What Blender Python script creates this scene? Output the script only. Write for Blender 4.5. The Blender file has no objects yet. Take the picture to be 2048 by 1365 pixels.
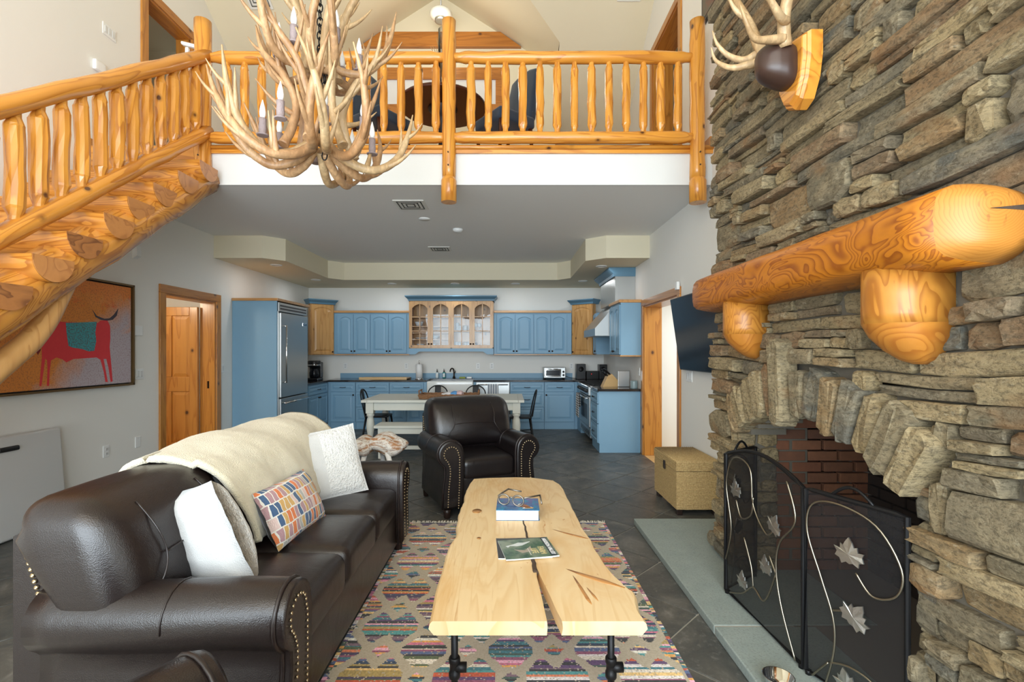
import bpy, bmesh, math, random
from mathutils import Vector, Matrix
R=math.radians; PI=math.pi
sc=bpy.context.scene
COL=sc.collection
# ------------------------------------------------------------------ camera
cd=bpy.data.cameras.new('camera'); cam=bpy.data.objects.new('camera',cd); COL.objects.link(cam)
cam.location=(0,0,1.5); cam.rotation_euler=(R(90),0,0)
cd.sensor_width=36; cd.sensor_fit='HORIZONTAL'; cd.lens=972/2048*36
cd.shift_x=9/2048; cd.shift_y=19.5/2048; cd.clip_start=.05
sc.camera=cam
# ------------------------------------------------------------------ world, daylight, exposure
W=bpy.data.worlds.new('sky'); sc.world=W; W.use_nodes=True
bg=W.node_tree.nodes['Background']; bg.inputs[0].default_value=(.75,.87,1,1); bg.inputs[1].default_value=1.0
def area(name,loc,rot,sx,sy,power,col=(1,1,1)):
    l=bpy.data.lights.new(name,'AREA'); l.shape='RECTANGLE'; l.size=sx; l.size_y=sy; l.energy=power; l.color=col
    o=bpy.data.objects.new(name,l); COL.objects.link(o); o.location=loc; o.rotation_euler=rot; return o
def bulb(name,loc,power,col=(1,.8,.55),r=.05):
    l=bpy.data.lights.new(name,'POINT'); l.energy=power; l.color=col; l.shadow_soft_size=r
    o=bpy.data.objects.new(name,l); COL.objects.link(o); o.location=loc; return o
area('daylight_front_low',(-1.0,-2.45,1.75),(R(90),0,0),5.2,2.7,570,(.81,.92,1))
area('daylight_front_high',(-1.0,-2.45,5.2),(R(80),0,0),5.2,3.2,265,(1,.94,.82))
area('daylight_dormer',(-1.045,7.3,5.6),(R(-90),0,0),1.6,.5,14,(1,.93,.78))
area('daylight_hall',(3.0,6.2,2.45),(0,0,0),.9,1.4,34,(.92,.97,1))
bulb('loft_lamp',(-.98,7.0,6.25),5,(1,.85,.6),.15)
for _x,_y in ((-3.45,7.25),(-3.45,8.75),(-2.2,9.25),(-1.0,9.25),(.15,9.25),(1.38,8.9),(1.42,7.35)):
    _o=area('recessed_fill',(_x,_y,2.765),(0,0,0),.10,.10,3,(.95,.98,1))  # fill added to brighten the kitchen; the soffit fittings themselves look unlit
sc.view_settings.view_transform='Standard'; sc.view_settings.look='None'
sc.view_settings.exposure=0.0; sc.view_settings.gamma=1; sc.view_settings.use_curve_mapping=False
sc.cycles.max_bounces=10; sc.cycles.diffuse_bounces=6; sc.cycles.transparent_max_bounces=16
sc.cycles.sample_clamp_indirect=6; sc.cycles.use_denoising=True
sc.cycles.caustics_reflective=False; sc.cycles.caustics_refractive=False
rnd=random.Random(7)
# ------------------------------------------------------------------ mesh helpers
def V(*a): return Vector(a)
class MB:
    def __init__(s): s.v=[]; s.f=[]; s.m=[]; s.s=[]
    def add(s,vs,fs,mi=0,sm=False):
        o=len(s.v); s.v+= [tuple(p) for p in vs]
        for f in fs: s.f.append([i+o for i in f]); s.m.append(mi); s.s.append(sm)
        return o
    def box(s,x0,x1,y0,y1,z0,z1,mi=0):
        s.add([(x0,y0,z0),(x1,y0,z0),(x1,y1,z0),(x0,y1,z0),(x0,y0,z1),(x1,y0,z1),(x1,y1,z1),(x0,y1,z1)],
              [(0,3,2,1),(4,5,6,7),(0,1,5,4),(1,2,6,5),(2,3,7,6),(3,0,4,7)],mi); return s
    def bbox(s,x0,x1,y0,y1,z0,z1,b=.006,mi=0):   # box with chamfered edges
        return s.rbox(((x0+x1)/2,(y0+y1)/2,(z0+z1)/2),(x1-x0,y1-y0,z1-z0),b,arc=1,mid=1,mi=mi,sm=False)
    def rbox(s,c,size,r,bulge=(0,0,0),arc=3,mid=4,mi=0,sm=True,fn=None):
        h=[q/2 for q in size]; r=min(r,*[q*.98 for q in h])
        def ts(hh):
            a=[-hh+r*(1-math.cos(PI/2*i/arc)) for i in range(arc)]
            b=[-(hh-r)+2*(hh-r)*i/mid for i in range(mid+1)]
            return a+b+[-q for q in reversed(a)]
        T=[ts(q) for q in h]; idx={}; vs=[]; fs=[]
        def vert(p):
            k=(round(p[0],6),round(p[1],6),round(p[2],6))
            if k in idx: return idx[k]
            q=[max(-(h[i]-r),min(h[i]-r,p[i])) for i in range(3)]
            d=Vector([p[i]-q[i] for i in range(3)])
            if d.length>1e-9: d=d.normalized()*r
            w=[q[i]+d[i] for i in range(3)]
            n=[w[i]/h[i] for i in range(3)]
            for i in range(3):
                a,b=(i+1)%3,(i+2)%3
                w[i]+=bulge[i]*n[i]*max(0,1-n[a]**2)*max(0,1-n[b]**2)
            w=Vector(w)
            if fn: w=Vector(fn(w))
            vs.append((w[0]+c[0],w[1]+c[1],w[2]+c[2])); idx[k]=len(vs)-1; return idx[k]
        for ax in range(3):
            a,b=(ax+1)%3,(ax+2)%3
            for sg in (-1,1):
                for i in range(len(T[a])-1):
                    for j in range(len(T[b])-1):
                        q=[]
                        for (ii,jj) in ((i,j),(i+1,j),(i+1,j+1),(i,j+1)):
                            p=[0,0,0]; p[ax]=sg*h[ax]; p[a]=T[a][ii]; p[b]=T[b][jj]; q.append(vert(p))
                        if sg<0: q.reverse()
                        if len(set(q))>2: fs.append(list(dict.fromkeys(q)))
        s.add(vs,fs,mi,sm); return s
    def tube(s,pts,rad,n=10,closed=False,caps=True,mi=0,sm=True,jit=0,rg=None,flat=None):
        pts=[Vector(p) for p in pts]; m=len(pts)
        if not hasattr(rad,'__len__'): rad=[rad]*m
        up=None; vs=[]; fs=[]
        for i,p in enumerate(pts):
            a=pts[(i-1)%m] if (closed or i>0) else p; b=pts[(i+1)%m] if (closed or i<m-1) else p
            t=(b-a).normalized() if (b-a).length>1e-9 else Vector((0,0,1))
            if up is None:
                up=Vector((0,0,1)) if abs(t.z)<.9 else Vector((1,0,0))
            u=(up-t*up.dot(t)); u=u.normalized() if u.length>1e-6 else t.orthogonal().normalized()
            w=t.cross(u); up=u
            for k in range(n):
                an=2*PI*k/n; rr=rad[i]*(1+(rg.uniform(-jit,jit) if rg else 0))
                ku=1 if flat is None else flat
                vs.append(p+u*math.cos(an)*rr*ku+w*math.sin(an)*rr)
        for i in range(m if closed else m-1):
            for k in range(n):
                a=i*n+k; b=i*n+(k+1)%n; c=((i+1)%m)*n+(k+1)%n; d=((i+1)%m)*n+k
                fs.append((a,b,c,d))
        s.add(vs,fs,mi,sm)
        if caps and not closed:
            o=len(s.v)-len(vs)
            s.f.append([o+k for k in reversed(range(n))]); s.m.append(mi); s.s.append(False)
            s.f.append([o+(m-1)*n+k for k in range(n)]); s.m.append(mi); s.s.append(False)
        return s
    def lathe(s,prof,c=(0,0,0),n=16,mi=0,sm=True,M=None):
        vs=[]; fs=[]; m=len(prof)
        for (r,z) in prof:
            for k in range(n):
                p=Vector((r*math.cos(2*PI*k/n),r*math.sin(2*PI*k/n),z))
                if M: p=M@p
                vs.append((p[0]+c[0],p[1]+c[1],p[2]+c[2]))
        for i in range(m-1):
            for k in range(n): fs.append((i*n+k,i*n+(k+1)%n,(i+1)*n+(k+1)%n,(i+1)*n+k))
        o=s.add(vs,fs,mi,sm)
        s.f.append([o+k for k in reversed(range(n))]); s.m.append(mi); s.s.append(False)
        s.f.append([o+(m-1)*n+k for k in range(n)]); s.m.append(mi); s.s.append(False)
        return s
    def loft(s,rings,mi=0,sm=False,cap0=True,cap1=True):
        n=len(rings[0]); vs=[p for r in rings for p in r]; fs=[]
        for i in range(len(rings)-1):
            for k in range(n): fs.append((i*n+k,i*n+(k+1)%n,(i+1)*n+(k+1)%n,(i+1)*n+k))
        o=s.add(vs,fs,mi,sm)
        if cap0: s.f.append([o+k for k in reversed(range(n))]); s.m.append(mi); s.s.append(False)
        if cap1: s.f.append([o+(len(rings)-1)*n+k for k in range(n)]); s.m.append(mi); s.s.append(False)
        return s
    def prism(s,poly,ax,a,b,mi=0,sm=False):     # 2-D outline extruded along axis ax from a to b
        def P(u,v,w): return {0:(w,u,v),1:(u,w,v),2:(u,v,w)}[ax]
        return s.loft([[P(u,v,a) for u,v in poly],[P(u,v,b) for u,v in poly]],mi,sm)
    def xf(s,M,start=0):
        s.v[start:]=[tuple(M@Vector(p)) for p in s.v[start:]]; return s
    def build(s,name,mats,parent=None,origin=None,recalc=True,**props):
        me=bpy.data.meshes.new(name)
        if not isinstance(mats,(list,tuple)): mats=[mats]
        if parent is None and origin is None:
            xs=[p[0] for p in s.v]; ys=[p[1] for p in s.v]; zs=[p[2] for p in s.v]
            origin=((min(xs)+max(xs))/2,(min(ys)+max(ys))/2,min(zs))
        off=Vector((0,0,0))
        if parent is None: off=Vector(origin)
        else:
            q=parent
            while q.parent: q=q.parent
            if q.get('_w'): off=Vector(q.location)
        vs=[(p[0]-off[0],p[1]-off[1],p[2]-off[2]) for p in s.v]
        me.from_pydata(vs,[],s.f)
        for m in mats: me.materials.append(m)
        me.polygons.foreach_set('material_index',s.m); me.polygons.foreach_set('use_smooth',s.s)
        if recalc:
            bm=bmesh.new(); bm.from_mesh(me); bmesh.ops.recalc_face_normals(bm,faces=bm.faces); bm.to_mesh(me); bm.free()
        me.update()
        o=bpy.data.objects.new(name,me); COL.objects.link(o)
        if parent is None: o.location=off
        else: o.parent=parent
        for k,v in props.items(): o[k]=v
        return o
def T(name,label,cat,loc=(0,0,0),rz=0,group=None,world=False,rot=None):
    o=bpy.data.objects.new(name,None); COL.objects.link(o); o.location=loc; o.rotation_euler=rot or (0,0,rz)
    o.empty_display_size=.1
    o['label']=label; o['category']=cat
    if group: o['group']=group
    if world: o['_w']=1
    return o
def tag(o,label,cat,group=None,kind=None):
    o['label']=label; o['category']=cat
    if group: o['group']=group
    if kind: o['kind']=kind
    return o
def st(o): o['kind']='structure'; return o
KIDS={}
def copy_tree(o,parent=None):
    c=o.copy(); COL.objects.link(c); c.parent=parent
    for ch in list(o.children): copy_tree(ch,c)
    return c
def at(px,py,d): return Vector(((px-1015)*d/972,d,1.5-(py-702)*d/972))
# ------------------------------------------------------------------ materials
class N:
    def __init__(s,name):
        s.mat=bpy.data.materials.new(name); s.mat.use_nodes=True; s.t=s.mat.node_tree; s.n=s.t.nodes
        s.b=s.n['Principled BSDF']; s.out=s.n['Material Output']
    def new(s,ty,**kw):
        n=s.n.new(ty)
        for k,v in kw.items():
            if k.startswith('i_'):
                n.inputs[k[2:]].default_value=v
            else: setattr(n,k,v)
        return n
    def L(s,a,b): s.t.links.new(a,b)
    def math(s,op,a,b=None,c=None):
        n=s.n.new('ShaderNodeMath'); n.operation=op
        for i,q in enumerate((a,b,c)):
            if q is None: continue
            if isinstance(q,(int,float)): n.inputs[i].default_value=q
            else: s.L(q,n.inputs[i])
        return n.outputs[0]
    def ramp(s,fac,stops,interp='LINEAR'):
        n=s.n.new('ShaderNodeValToRGB'); e=n.color_ramp.elements; n.color_ramp.interpolation=interp
        while len(e)>1: e.remove(e[-1])
        e[0].position=stops[0][0]; e[0].color=(*stops[0][1],1)
        for p,c in stops[1:]:
            q=e.new(p); q.color=(*c,1)
        s.L(fac,n.inputs[0]); return n.outputs[0]
    def mix(s,fac,a,b,mode='MIX'):
        n=s.n.new('ShaderNodeMix'); n.data_type='RGBA'; n.blend_type=mode
        for q,i in ((fac,0),(a,6),(b,7)):
            if isinstance(q,(int,float)): n.inputs[i].default_value=q
            elif isinstance(q,tuple): n.inputs[i].default_value=(*q,1)
            else: s.L(q,n.inputs[i])
        return n.outputs[2]
    def coord(s,scale=(1,1,1),rand=True,which='Object'):
        tc=s.n.new('ShaderNodeTexCoord'); src=tc.outputs[which]
        if rand:
            oi=s.n.new('ShaderNodeObjectInfo'); m=s.n.new('ShaderNodeVectorMath'); m.operation='ADD'
            k=s.math('MULTIPLY',oi.outputs['Random'],37.0); cb=s.n.new('ShaderNodeCombineXYZ')
            for i in range(3): s.L(k,cb.inputs[i])
            s.L(src,m.inputs[0]); s.L(cb.outputs[0],m.inputs[1]); src=m.outputs[0]
        mp=s.n.new('ShaderNodeMapping'); s.L(src,mp.inputs[0]); mp.inputs['Scale'].default_value=scale
        return mp.outputs[0]
    def noise(s,co,scale=5,detail=3,rough=.5,dist=0):
        n=s.n.new('ShaderNodeTexNoise'); s.L(co,n.inputs['Vector']); n.inputs['Scale'].default_value=scale
        n.inputs['Detail'].default_value=detail; n.inputs['Roughness'].default_value=rough; n.inputs['Distortion'].default_value=dist
        return n.outputs['Fac']
    def bump(s,h,strength=.3,dist=.01):
        n=s.n.new('ShaderNodeBump'); n.inputs['Strength'].default_value=strength; n.inputs['Distance'].default_value=dist
        s.L(h,n.inputs['Height']); s.L(n.outputs[0],s.b.inputs['Normal']); return n
    def set(s,**kw):
        for k,v in kw.items():
            k={'rough':'Roughness','metal':'Metallic','col':'Base Color','coat':'Coat Weight','coatr':'Coat Roughness','spec':'Specular IOR Level','sheen':'Sheen Weight','emis':'Emission Color','emst':'Emission Strength','trans':'Transmission Weight','sss':'Subsurface Weight'}[k]
            if isinstance(v,tuple): v=(*v,1)
            if hasattr(v,'links') or hasattr(v,'is_linked'): s.L(v,s.b.inputs[k])
            else: s.b.inputs[k].default_value=v
        return s
def plain(name,col,rough=.5,metal=0,bump=0,bs=60,**kw):
    m=N(name); m.set(col=col,rough=rough,metal=metal,**kw)
    if bump: m.bump(m.noise(m.coord(),bs,4,.6),bump,.004)
    return m.mat
def wood(name,light,dark,axis=2,ring=9,sc_=(5,5,.7),rough=.3,knots=.5,ks=3.2,knotcol=(.09,.03,.01),sharp=.5,dist=.6,coat=.2):
    m=N(name); s=list(sc_)
    if axis==0: s=[sc_[2],sc_[0],sc_[1]]
    if axis==1: s=[sc_[0],sc_[2],sc_[1]]
    co=m.coord(tuple(s)); co2=m.coord(tuple(q/max(s)*1.0 for q in s)); co3=m.coord((1,1,1))
    f=m.noise(co,1.0,2,.45,dist)
    w=m.math('FRACT',m.math('MULTIPLY',f,ring))
    w=m.ramp(w,[(0,(.10,.10,.10)),(.30,(0,0,0)),(.78-.25*sharp,(.35,.35,.35)),(.90,(1,1,1)),(.97,(1,1,1)),(1,(.1,.1,.1))])
    fine=m.noise(m.coord(tuple(q*12 for q in s)),1.0,2,.6)
    big=m.noise(co3,1.7,2,.5)
    c=m.mix(m.math('MULTIPLY',w,.85),light,dark)
    c=m.mix(m.math('MULTIPLY',fine,.22),c,dark)
    c=m.mix(m.math('MULTIPLY',big,.35),c,tuple(q*.72 for q in light))
    if knots:
        v=m.new('ShaderNodeTexVoronoi'); v.inputs['Scale'].default_value=1.0
        ka=[ks,ks,ks]; ka[axis]=ks*.75
        m.L(m.coord(tuple(ka)),v.inputs['Vector'])
        k=m.ramp(v.outputs['Distance'],[(0,(1,1,1)),(.06*knots*2,(1,1,1)),(.10*knots*2,(.35,.35,.35)),(.17*knots*2,(0,0,0))])
        c=m.mix(k,c,knotcol)
    m.set(col=c,rough=rough,coat=coat,coatr=.15)
    m.bump(fine,.12,.002)
    return m.mat
M={}
M['wall']=plain('wall_paint',(.81,.80,.76),.7,bump=.06,bs=180)
M['white']=plain('fascia_white',(.67,.68,.675),.6)
M['ceil']=plain('ceiling_paint',(.80,.795,.78),.8)
M['cream']=plain('loft_paint',(.72,.65,.48),.7)
M['pine']=wood('honey_pine_upright',(.74,.33,.05),(.42,.14,.018),2,6,(7,7,.8),.26,.42,4.5)
M['pinex']=wood('honey_pine_along_x',(.74,.325,.048),(.42,.14,.018),0,6,(7,7,.8),.26,.42,4.5)
M['piney']=wood('honey_pine_along_y',(.72,.31,.045),(.40,.13,.016),1,6,(7,7,.8),.26,.42,4.5)
M['tread']=wood('stair_log_grain',(.66,.285,.05),(.30,.09,.012),0,13,(7,7,1.3),.24,.2,2.5)
M['stringer']=wood('stringer_grain',(.66,.295,.05),(.30,.09,.012),1,15,(5,5,1.5),.24,.25,2.5)
M['mantel']=wood('mantel_grain',(.52,.18,.012),(.19,.036,.003),1,17,(5.5,5.5,2.2),.38,.34,2.4,(.05,.015,.006),.8,1.2,.05)
M['corbel']=wood('corbel_grain',(.54,.23,.035),(.28,.085,.010),2,14,(5,5,2.2),.42,.40,5,(.06,.02,.01),.7,1.2,.04)
M['cut']=wood('cut_log_end',(.60,.26,.075),(.38,.14,.035),1,5,(6,6,6),.35,0)
M['cutdark']=wood('dark_cut_log_end',(.45,.18,.05),(.13,.04,.012),1,7,(9,9,3),.4,0)
def ringend():
    m=N('mantel_end_rings'); co=m.coord((1,.35,1),rand=False); sp=m.new('ShaderNodeVectorMath'); sp.operation='DISTANCE'; m.L(co,sp.inputs[0]); sp.inputs[1].default_value=(-.085,-.36,.484)
    nz=m.noise(co,5,3,.5); dd=m.math('ADD',sp.outputs['Value'],m.math('MULTIPLY',nz,.075))
    w=m.ramp(m.math('FRACT',m.math('MULTIPLY',dd,120.0)),[(0,(0,0,0)),(.55,(.2,.2,.2)),(.88,(1,1,1)),(1,(0,0,0))])
    c=m.mix(m.math('MULTIPLY',w,.55),(.48,.20,.034),(.33,.11,.014)); n2=m.noise(m.coord((60,3,18),rand=False),1.2,2,.5)
    c=m.mix(m.math('MULTIPLY',m.ramp(n2,[(.60,(0,0,0)),(.66,(1,1,1))]),m.ramp(dd,[(.02,(.9,.9,.9)),(.11,(0,0,0))])),c,(.10,.035,.01)); m.set(col=c,rough=.42); return m.mat
M['mantelend']=ringend()
M['corbeltip']=wood('corbel_tip_grain',(.50,.20,.03),(.33,.10,.012),0,16,(4,4,3),.4,0,3,(.08,.03,.01),.6,.5,.05)
M['casing']=wood('door_casing_pine',(.58,.25,.045),(.36,.125,.018),2,6,(9,9,.8),.3,.45,4)
M['casingx']=wood('door_casing_pine_flat',(.52,.21,.036),(.33,.11,.016),1,6,(9,9,.8),.3,.45,4)
M['knotty']=wood('knotty_pine_door',(.60,.27,.055),(.40,.145,.022),2,5,(8,8,.7),.32,.55,5)
M['beam']=wood('loft_beam_pine',(.50,.19,.032),(.33,.11,.016),0,6,(8,8,.8),.35,.4,4)
M['blue']=plain('blue_cabinet_paint',(.20,.365,.51),.45)
M['bluedk']=plain('blue_crown_paint',(.10,.215,.31),.42)
M['alder']=wood('knotty_alder',(.60,.33,.115),(.40,.185,.05),2,5,(9,9,.8),.35,.45,5,(.10,.04,.015))
M['alderx']=wood('alder_trim',(.62,.33,.12),(.46,.22,.07),0,4,(9,9,.8),.35,0)
M['steel']=plain('brushed_steel',(.46,.475,.47),.36,1.0)
M['steeldk']=plain('dark_steel',(.30,.32,.33),.28,1.0)
M['chrome']=plain('chrome',(.85,.86,.87),.08,1.0)
M['black']=plain('black_plastic',(.008,.008,.009),.3)
M['blackmetal']=plain('black_iron',(.012,.012,.013),.45,.6)
M['bronze']=plain('dark_bronze',(.035,.022,.015),.35,.9)
M['plastic']=plain('white_plastic',(.82,.83,.82),.4)
M['vent']=plain('vent_enamel',(.72,.71,.66),.5)
M['ventdk']=plain('vent_dark_gap',(.10,.10,.09),.8)
M['sinkw']=plain('fireclay_white',(.82,.83,.80),.15)
M['paper']=plain('paper_white',(.74,.74,.73),.8)
M['screen']=plain('tv_screen',(.004,.006,.011),.16,spec=.35)
def glassy():
    m=N('clear_glass'); t=m.new('ShaderNodeBsdfTransparent'); g=m.new('ShaderNodeBsdfGlossy'); g.inputs['Roughness'].default_value=.02
    fr=m.new('ShaderNodeFresnel'); fr.inputs['IOR'].default_value=1.6
    g.inputs[0].default_value=(.30,.32,.33,1); mx=m.new('ShaderNodeMixShader'); m.L(m.math('MULTIPLY',fr.outputs[0],.9),mx.inputs[0]); m.L(t.outputs[0],mx.inputs[1]); m.L(g.outputs[0],mx.inputs[2]); m.L(mx.outputs[0],m.out.inputs[0]); return m.mat
M['glass']=glassy()
def meshmat():
    m=N('black_wire_mesh'); t=m.new('ShaderNodeBsdfTransparent'); mx=m.new('ShaderNodeMixShader'); m.set(col=(.02,.02,.022),rough=.5,metal=.4)
    mx.inputs[0].default_value=.60; m.L(t.outputs[0],mx.inputs[1]); m.L(m.b.outputs[0],mx.inputs[2]); m.L(mx.outputs[0],m.out.inputs[0]); return m.mat
M['mesh']=meshmat()
def leather(name,c1,c2,rough=.34):
    m=N(name); co=m.coord(rand=False); b=m.noise(co,2.2,3,.5); m.set(col=m.mix(b,c1,c2),rough=rough,coat=.12,coatr=.25)
    v=m.new('ShaderNodeTexVoronoi'); v.inputs['Scale'].default_value=260; m.L(co,v.inputs['Vector'])
    h=m.math('ADD',m.math('MULTIPLY',v.outputs['Distance'],.35),m.math('MULTIPLY',m.noise(co,9,3,.55,.8),1.6)); m.bump(h,.16,.012); return m.mat
M['leather']=leather('dark_brown_leather',(.011,.007,.0065),(.018,.0115,.0105),.30)
M['leather2']=leather('espresso_leather',(.007,.0052,.0055),(.011,.008,.0085),.28)
M['piping']=plain('leather_piping',(.016,.010,.009),.35)
M['nail']=plain('antique_brass_nailheads',(.55,.44,.28),.3,1.0)
def fabric(name,c1,c2,scale=400,bst=.5,big=8,sheen=.3,bd=.004):
    m=N(name); co=m.coord(rand=False); f=m.noise(co,scale,2,.7); b=m.noise(co,big,3,.5)
    m.set(col=m.mix(b,c1,c2),rough=.92,sheen=sheen); m.bump(m.math('ADD',f,m.math('MULTIPLY',b,.6)),bst,bd); return m.mat
M['smoothwhite']=fabric('white_cotton',(.58,.58,.57),(.66,.66,.65),300,.5,9,.1,.02)
M['boucle']=fabric('white_boucle',(.58,.58,.56),(.76,.755,.74),85,1.0,60,.3,.012)
M['fleece']=fabric('cream_fleece',(.72,.63,.43),(.80,.74,.58),170,.9,5,.5,.010)
M['navy']=fabric('navy_cotton',(.05,.09,.20),(.07,.12,.25),300,.2)
M['navyseat']=fabric('navy_upholstery',(.018,.034,.060),(.026,.045,.075),300,.2)
def stone():
    m=N('ledge_stone'); g=m.new('ShaderNodeNewGeometry'); oi=m.new('ShaderNodeObjectInfo')
    r=m.math('FRACT',m.math('ADD',m.math('MULTIPLY',g.outputs['Random Per Island'],7.31),m.math('MULTIPLY',oi.outputs['Random'],5.77)))
    base=m.ramp(r,[(0,(.24,.19,.11)),(.12,(.40,.31,.17)),(.26,(.17,.15,.105)),(.40,(.43,.32,.165)),(.52,(.26,.215,.14)),(.64,(.14,.14,.12)),(.76,(.36,.26,.13)),(.88,(.28,.165,.085)),(1,(.21,.18,.125))])
    co=m.coord((1,1.0,2.0),rand=False); n1=m.noise(co,6,5,.62,.5); n2=m.noise(co,42,6,.75); n3=m.noise(co,3.3,3,.55); n4=m.noise(m.coord((1,1,9),rand=False),5,4,.6,.4)
    c=m.mix(m.ramp(n1,[(.42,(0,0,0)),(.76,(.65,.65,.65))]),base,(.48,.39,.24))
    c=m.mix(m.math('MULTIPLY',m.ramp(n2,[(.40,(1,1,1)),(.52,(0,0,0))]),.62),c,(.075,.06,.038))
    c=m.mix(m.math('MULTIPLY',m.ramp(n4,[(.50,(0,0,0)),(.62,(1,1,1))]),.30),c,(.12,.10,.07))
    c=m.mix(m.ramp(n3,[(.58,(0,0,0)),(.74,(.55,.55,.55))]),c,(.34,.165,.06))
    c=m.mix(m.math('MULTIPLY',m.ramp(m.noise(co,17,5,.7),[(.60,(0,0,0)),(.70,(1,1,1))]),.5),c,(.56,.50,.36))
    m.set(col=c,rough=.85,spec=.2); m.bump(m.math('ADD',m.math('MULTIPLY',n2,.7),m.math('ADD',m.math('MULTIPLY',n1,.8),m.math('MULTIPLY',n4,.5))),.9,.022); return m.mat
M['stone']=stone()
M['mortar']=plain('dark_mortar',(.13,.112,.085),.95,bump=.5,bs=40)
def brick():
    m=N('firebrick'); oi=m.new('ShaderNodeObjectInfo'); c=m.ramp(oi.outputs['Random'],[(0,(.24,.085,.04)),(.5,(.30,.12,.055)),(1,(.18,.075,.04))])
    co=m.coord(); n=m.noise(co,20,4,.6); m.set(col=m.mix(m.math('MULTIPLY',n,.6),c,(.05,.03,.025)),rough=.9); m.bump(n,.4,.004); return m.mat
M['brick']=brick()
M['sootshade']=plain('soot_shade_brick',(.030,.020,.016),.95,bump=.4,bs=40)  # soot stain, with the dimness deep in the firebox put into the colour
M['grout']=plain('pale_grout',(.40,.385,.34),.9)
M['joint']=plain('brick_joint',(.20,.17,.14),.95)
M['soot']=plain('soot_black',(.010,.009,.008),.95)
def tile():
    m=N('slate_tile'); oi=m.new('ShaderNodeObjectInfo'); co=m.coord((1,1,1)); n=m.noise(co,4.5,6,.68,.6); n2=m.noise(co,22,5,.7)
    c=m.ramp(n,[(.28,(.036,.038,.036)),(.45,(.075,.075,.068)),(.58,(.115,.108,.092)),(.72,(.21,.20,.175))])
    c=m.mix(m.math('MULTIPLY',oi.outputs['Random'],.35),c,(.06,.064,.062))
    c=m.mix(m.math('MULTIPLY',m.ramp(n2,[(.55,(0,0,0)),(.7,(1,1,1))]),.4),c,(.26,.25,.23))
    m.set(col=c,rough=m.math('ADD',m.math('MULTIPLY',n2,.3),.28),spec=.45); m.bump(m.math('ADD',n,n2),.25,.006); return m.mat
M['tile']=tile()
def blueslab():
    m=N('bluestone'); co=m.coord(); n=m.noise(co,9,5,.6); n2=m.noise(co,90,3,.7)
    c=m.mix(n,(.23,.285,.27),(.33,.37,.345)); c=m.mix(m.math('MULTIPLY',m.ramp(n2,[(.5,(0,0,0)),(.68,(1,1,1))]),.45),c,(.13,.15,.14)); m.set(col=c,rough=.7); m.bump(n2,.3,.004); return m.mat
M['bluestone']=blueslab()
def antler(name,a,b):
    m=N(name); co=m.coord((1,1,1)); n=m.noise(co,5,3,.5,.5); n2=m.noise(m.coord((14,14,5)),3,4,.6)
    c=m.ramp(n,[(.3,a),(.7,b)]); c=m.mix(m.math('MULTIPLY',m.ramp(n2,[(.45,(1,1,1)),(.6,(0,0,0))]),.35),c,tuple(q*.35 for q in a)); m.set(col=c,rough=.45); m.bump(n2,.45,.006); return m.mat
M['antler']=antler('antler_bone',(.36,.18,.075),(.60,.38,.20))
M['antler2']=antler('pale_antler_bone',(.42,.255,.115),(.64,.46,.26))
M['tip']=plain('ivory_tip',(.85,.78,.66),.35)
M['bark']=plain('bark_candle',(.30,.24,.24),.9,bump=1.0,bs=120)
M['frost']=plain('frosted_bulb',(.85,.86,.86),.25)
def slabmat():
    m=N('live_edge_pine'); co=m.coord((3.2,.38,3.2),rand=False); f_=m.noise(co,1.4,3,.5,1.2); w=m.ramp(m.math('FRACT',m.math('MULTIPLY',f_,11.0)),[(0,(0,0,0)),(.5,(.15,.15,.15)),(.85,(1,1,1)),(1,(0,0,0))])
    c=m.mix(m.math('MULTIPLY',w,.42),(.78,.585,.33),(.62,.375,.145))
    bl=m.noise(m.coord((2.6,1.1,1),rand=False),1.6,4,.62,.7); c=m.mix(m.ramp(bl,[(.50,(0,0,0)),(.72,(.75,.75,.75))]),c,(.66,.39,.145))
    st=m.noise(m.coord((22,1.6,1),rand=False),1.3,4,.6,.5); c=m.mix(m.ramp(st,[(.64,(0,0,0)),(.76,(.7,.7,.7))]),c,(.46,.205,.055))
    sp=m.noise(m.coord((9,5,1),rand=False),1.5,3,.6,.8); c=m.mix(m.ramp(sp,[(.69,(0,0,0)),(.74,(.8,.8,.8))]),c,(.50,.22,.055))
    m.set(col=c,rough=.42,coat=.06,coatr=.2); m.bump(st,.12,.003); return m.mat
M['slab']=slabmat()
M['slabend']=wood('slab_end_grain',(.76,.58,.34),(.64,.42,.19),1,7,(4,2,14),.5,0)
M['pith']=plain('dark_crack_bark',(.06,.038,.025),.9,bump=.8,bs=60)
M['distress']=plain('distressed_white_paint',(.60,.61,.55),.55,bump=.15,bs=40)
def rope(name,a,b,sc_):
    m=N(name); co=m.coord((1,1,1),rand=False); n=m.noise(co,sc_,3,.6); n2=m.noise(co,9,2,.5); c=m.mix(m.ramp(n,[(.3,(0,0,0)),(.7,(1,1,1))]),a,b); c=m.mix(m.math('MULTIPLY',n2,.3),c,a); m.set(col=c,rough=.85); m.bump(n,.9,.008); return m.mat
M['seagrass']=rope('seagrass_rope',(.34,.22,.085),(.62,.45,.21),75)
M['rattan']=rope('brown_rattan',(.16,.075,.035),(.36,.19,.09),60)
M['granite']=plain('dark_granite',(.022,.018,.017),.12)
def gloss(name,c,r=.15): return plain(name,c,r)
M['redled']=plain('red_led',(.8,.02,.02),.4,emis=(1,.02,.02),emst=2.0)
M['teal']=plain('teal_paint',(.05,.24,.28),.7,bump=.4,bs=30)
M['frame']=plain('bronze_frame',(.16,.095,.035),.4,.4)
M['mahog']=plain('mahogany',(.085,.022,.009),.3)
M['darkwood']=plain('dark_leg_wood',(.02,.010,.007),.4)
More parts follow.
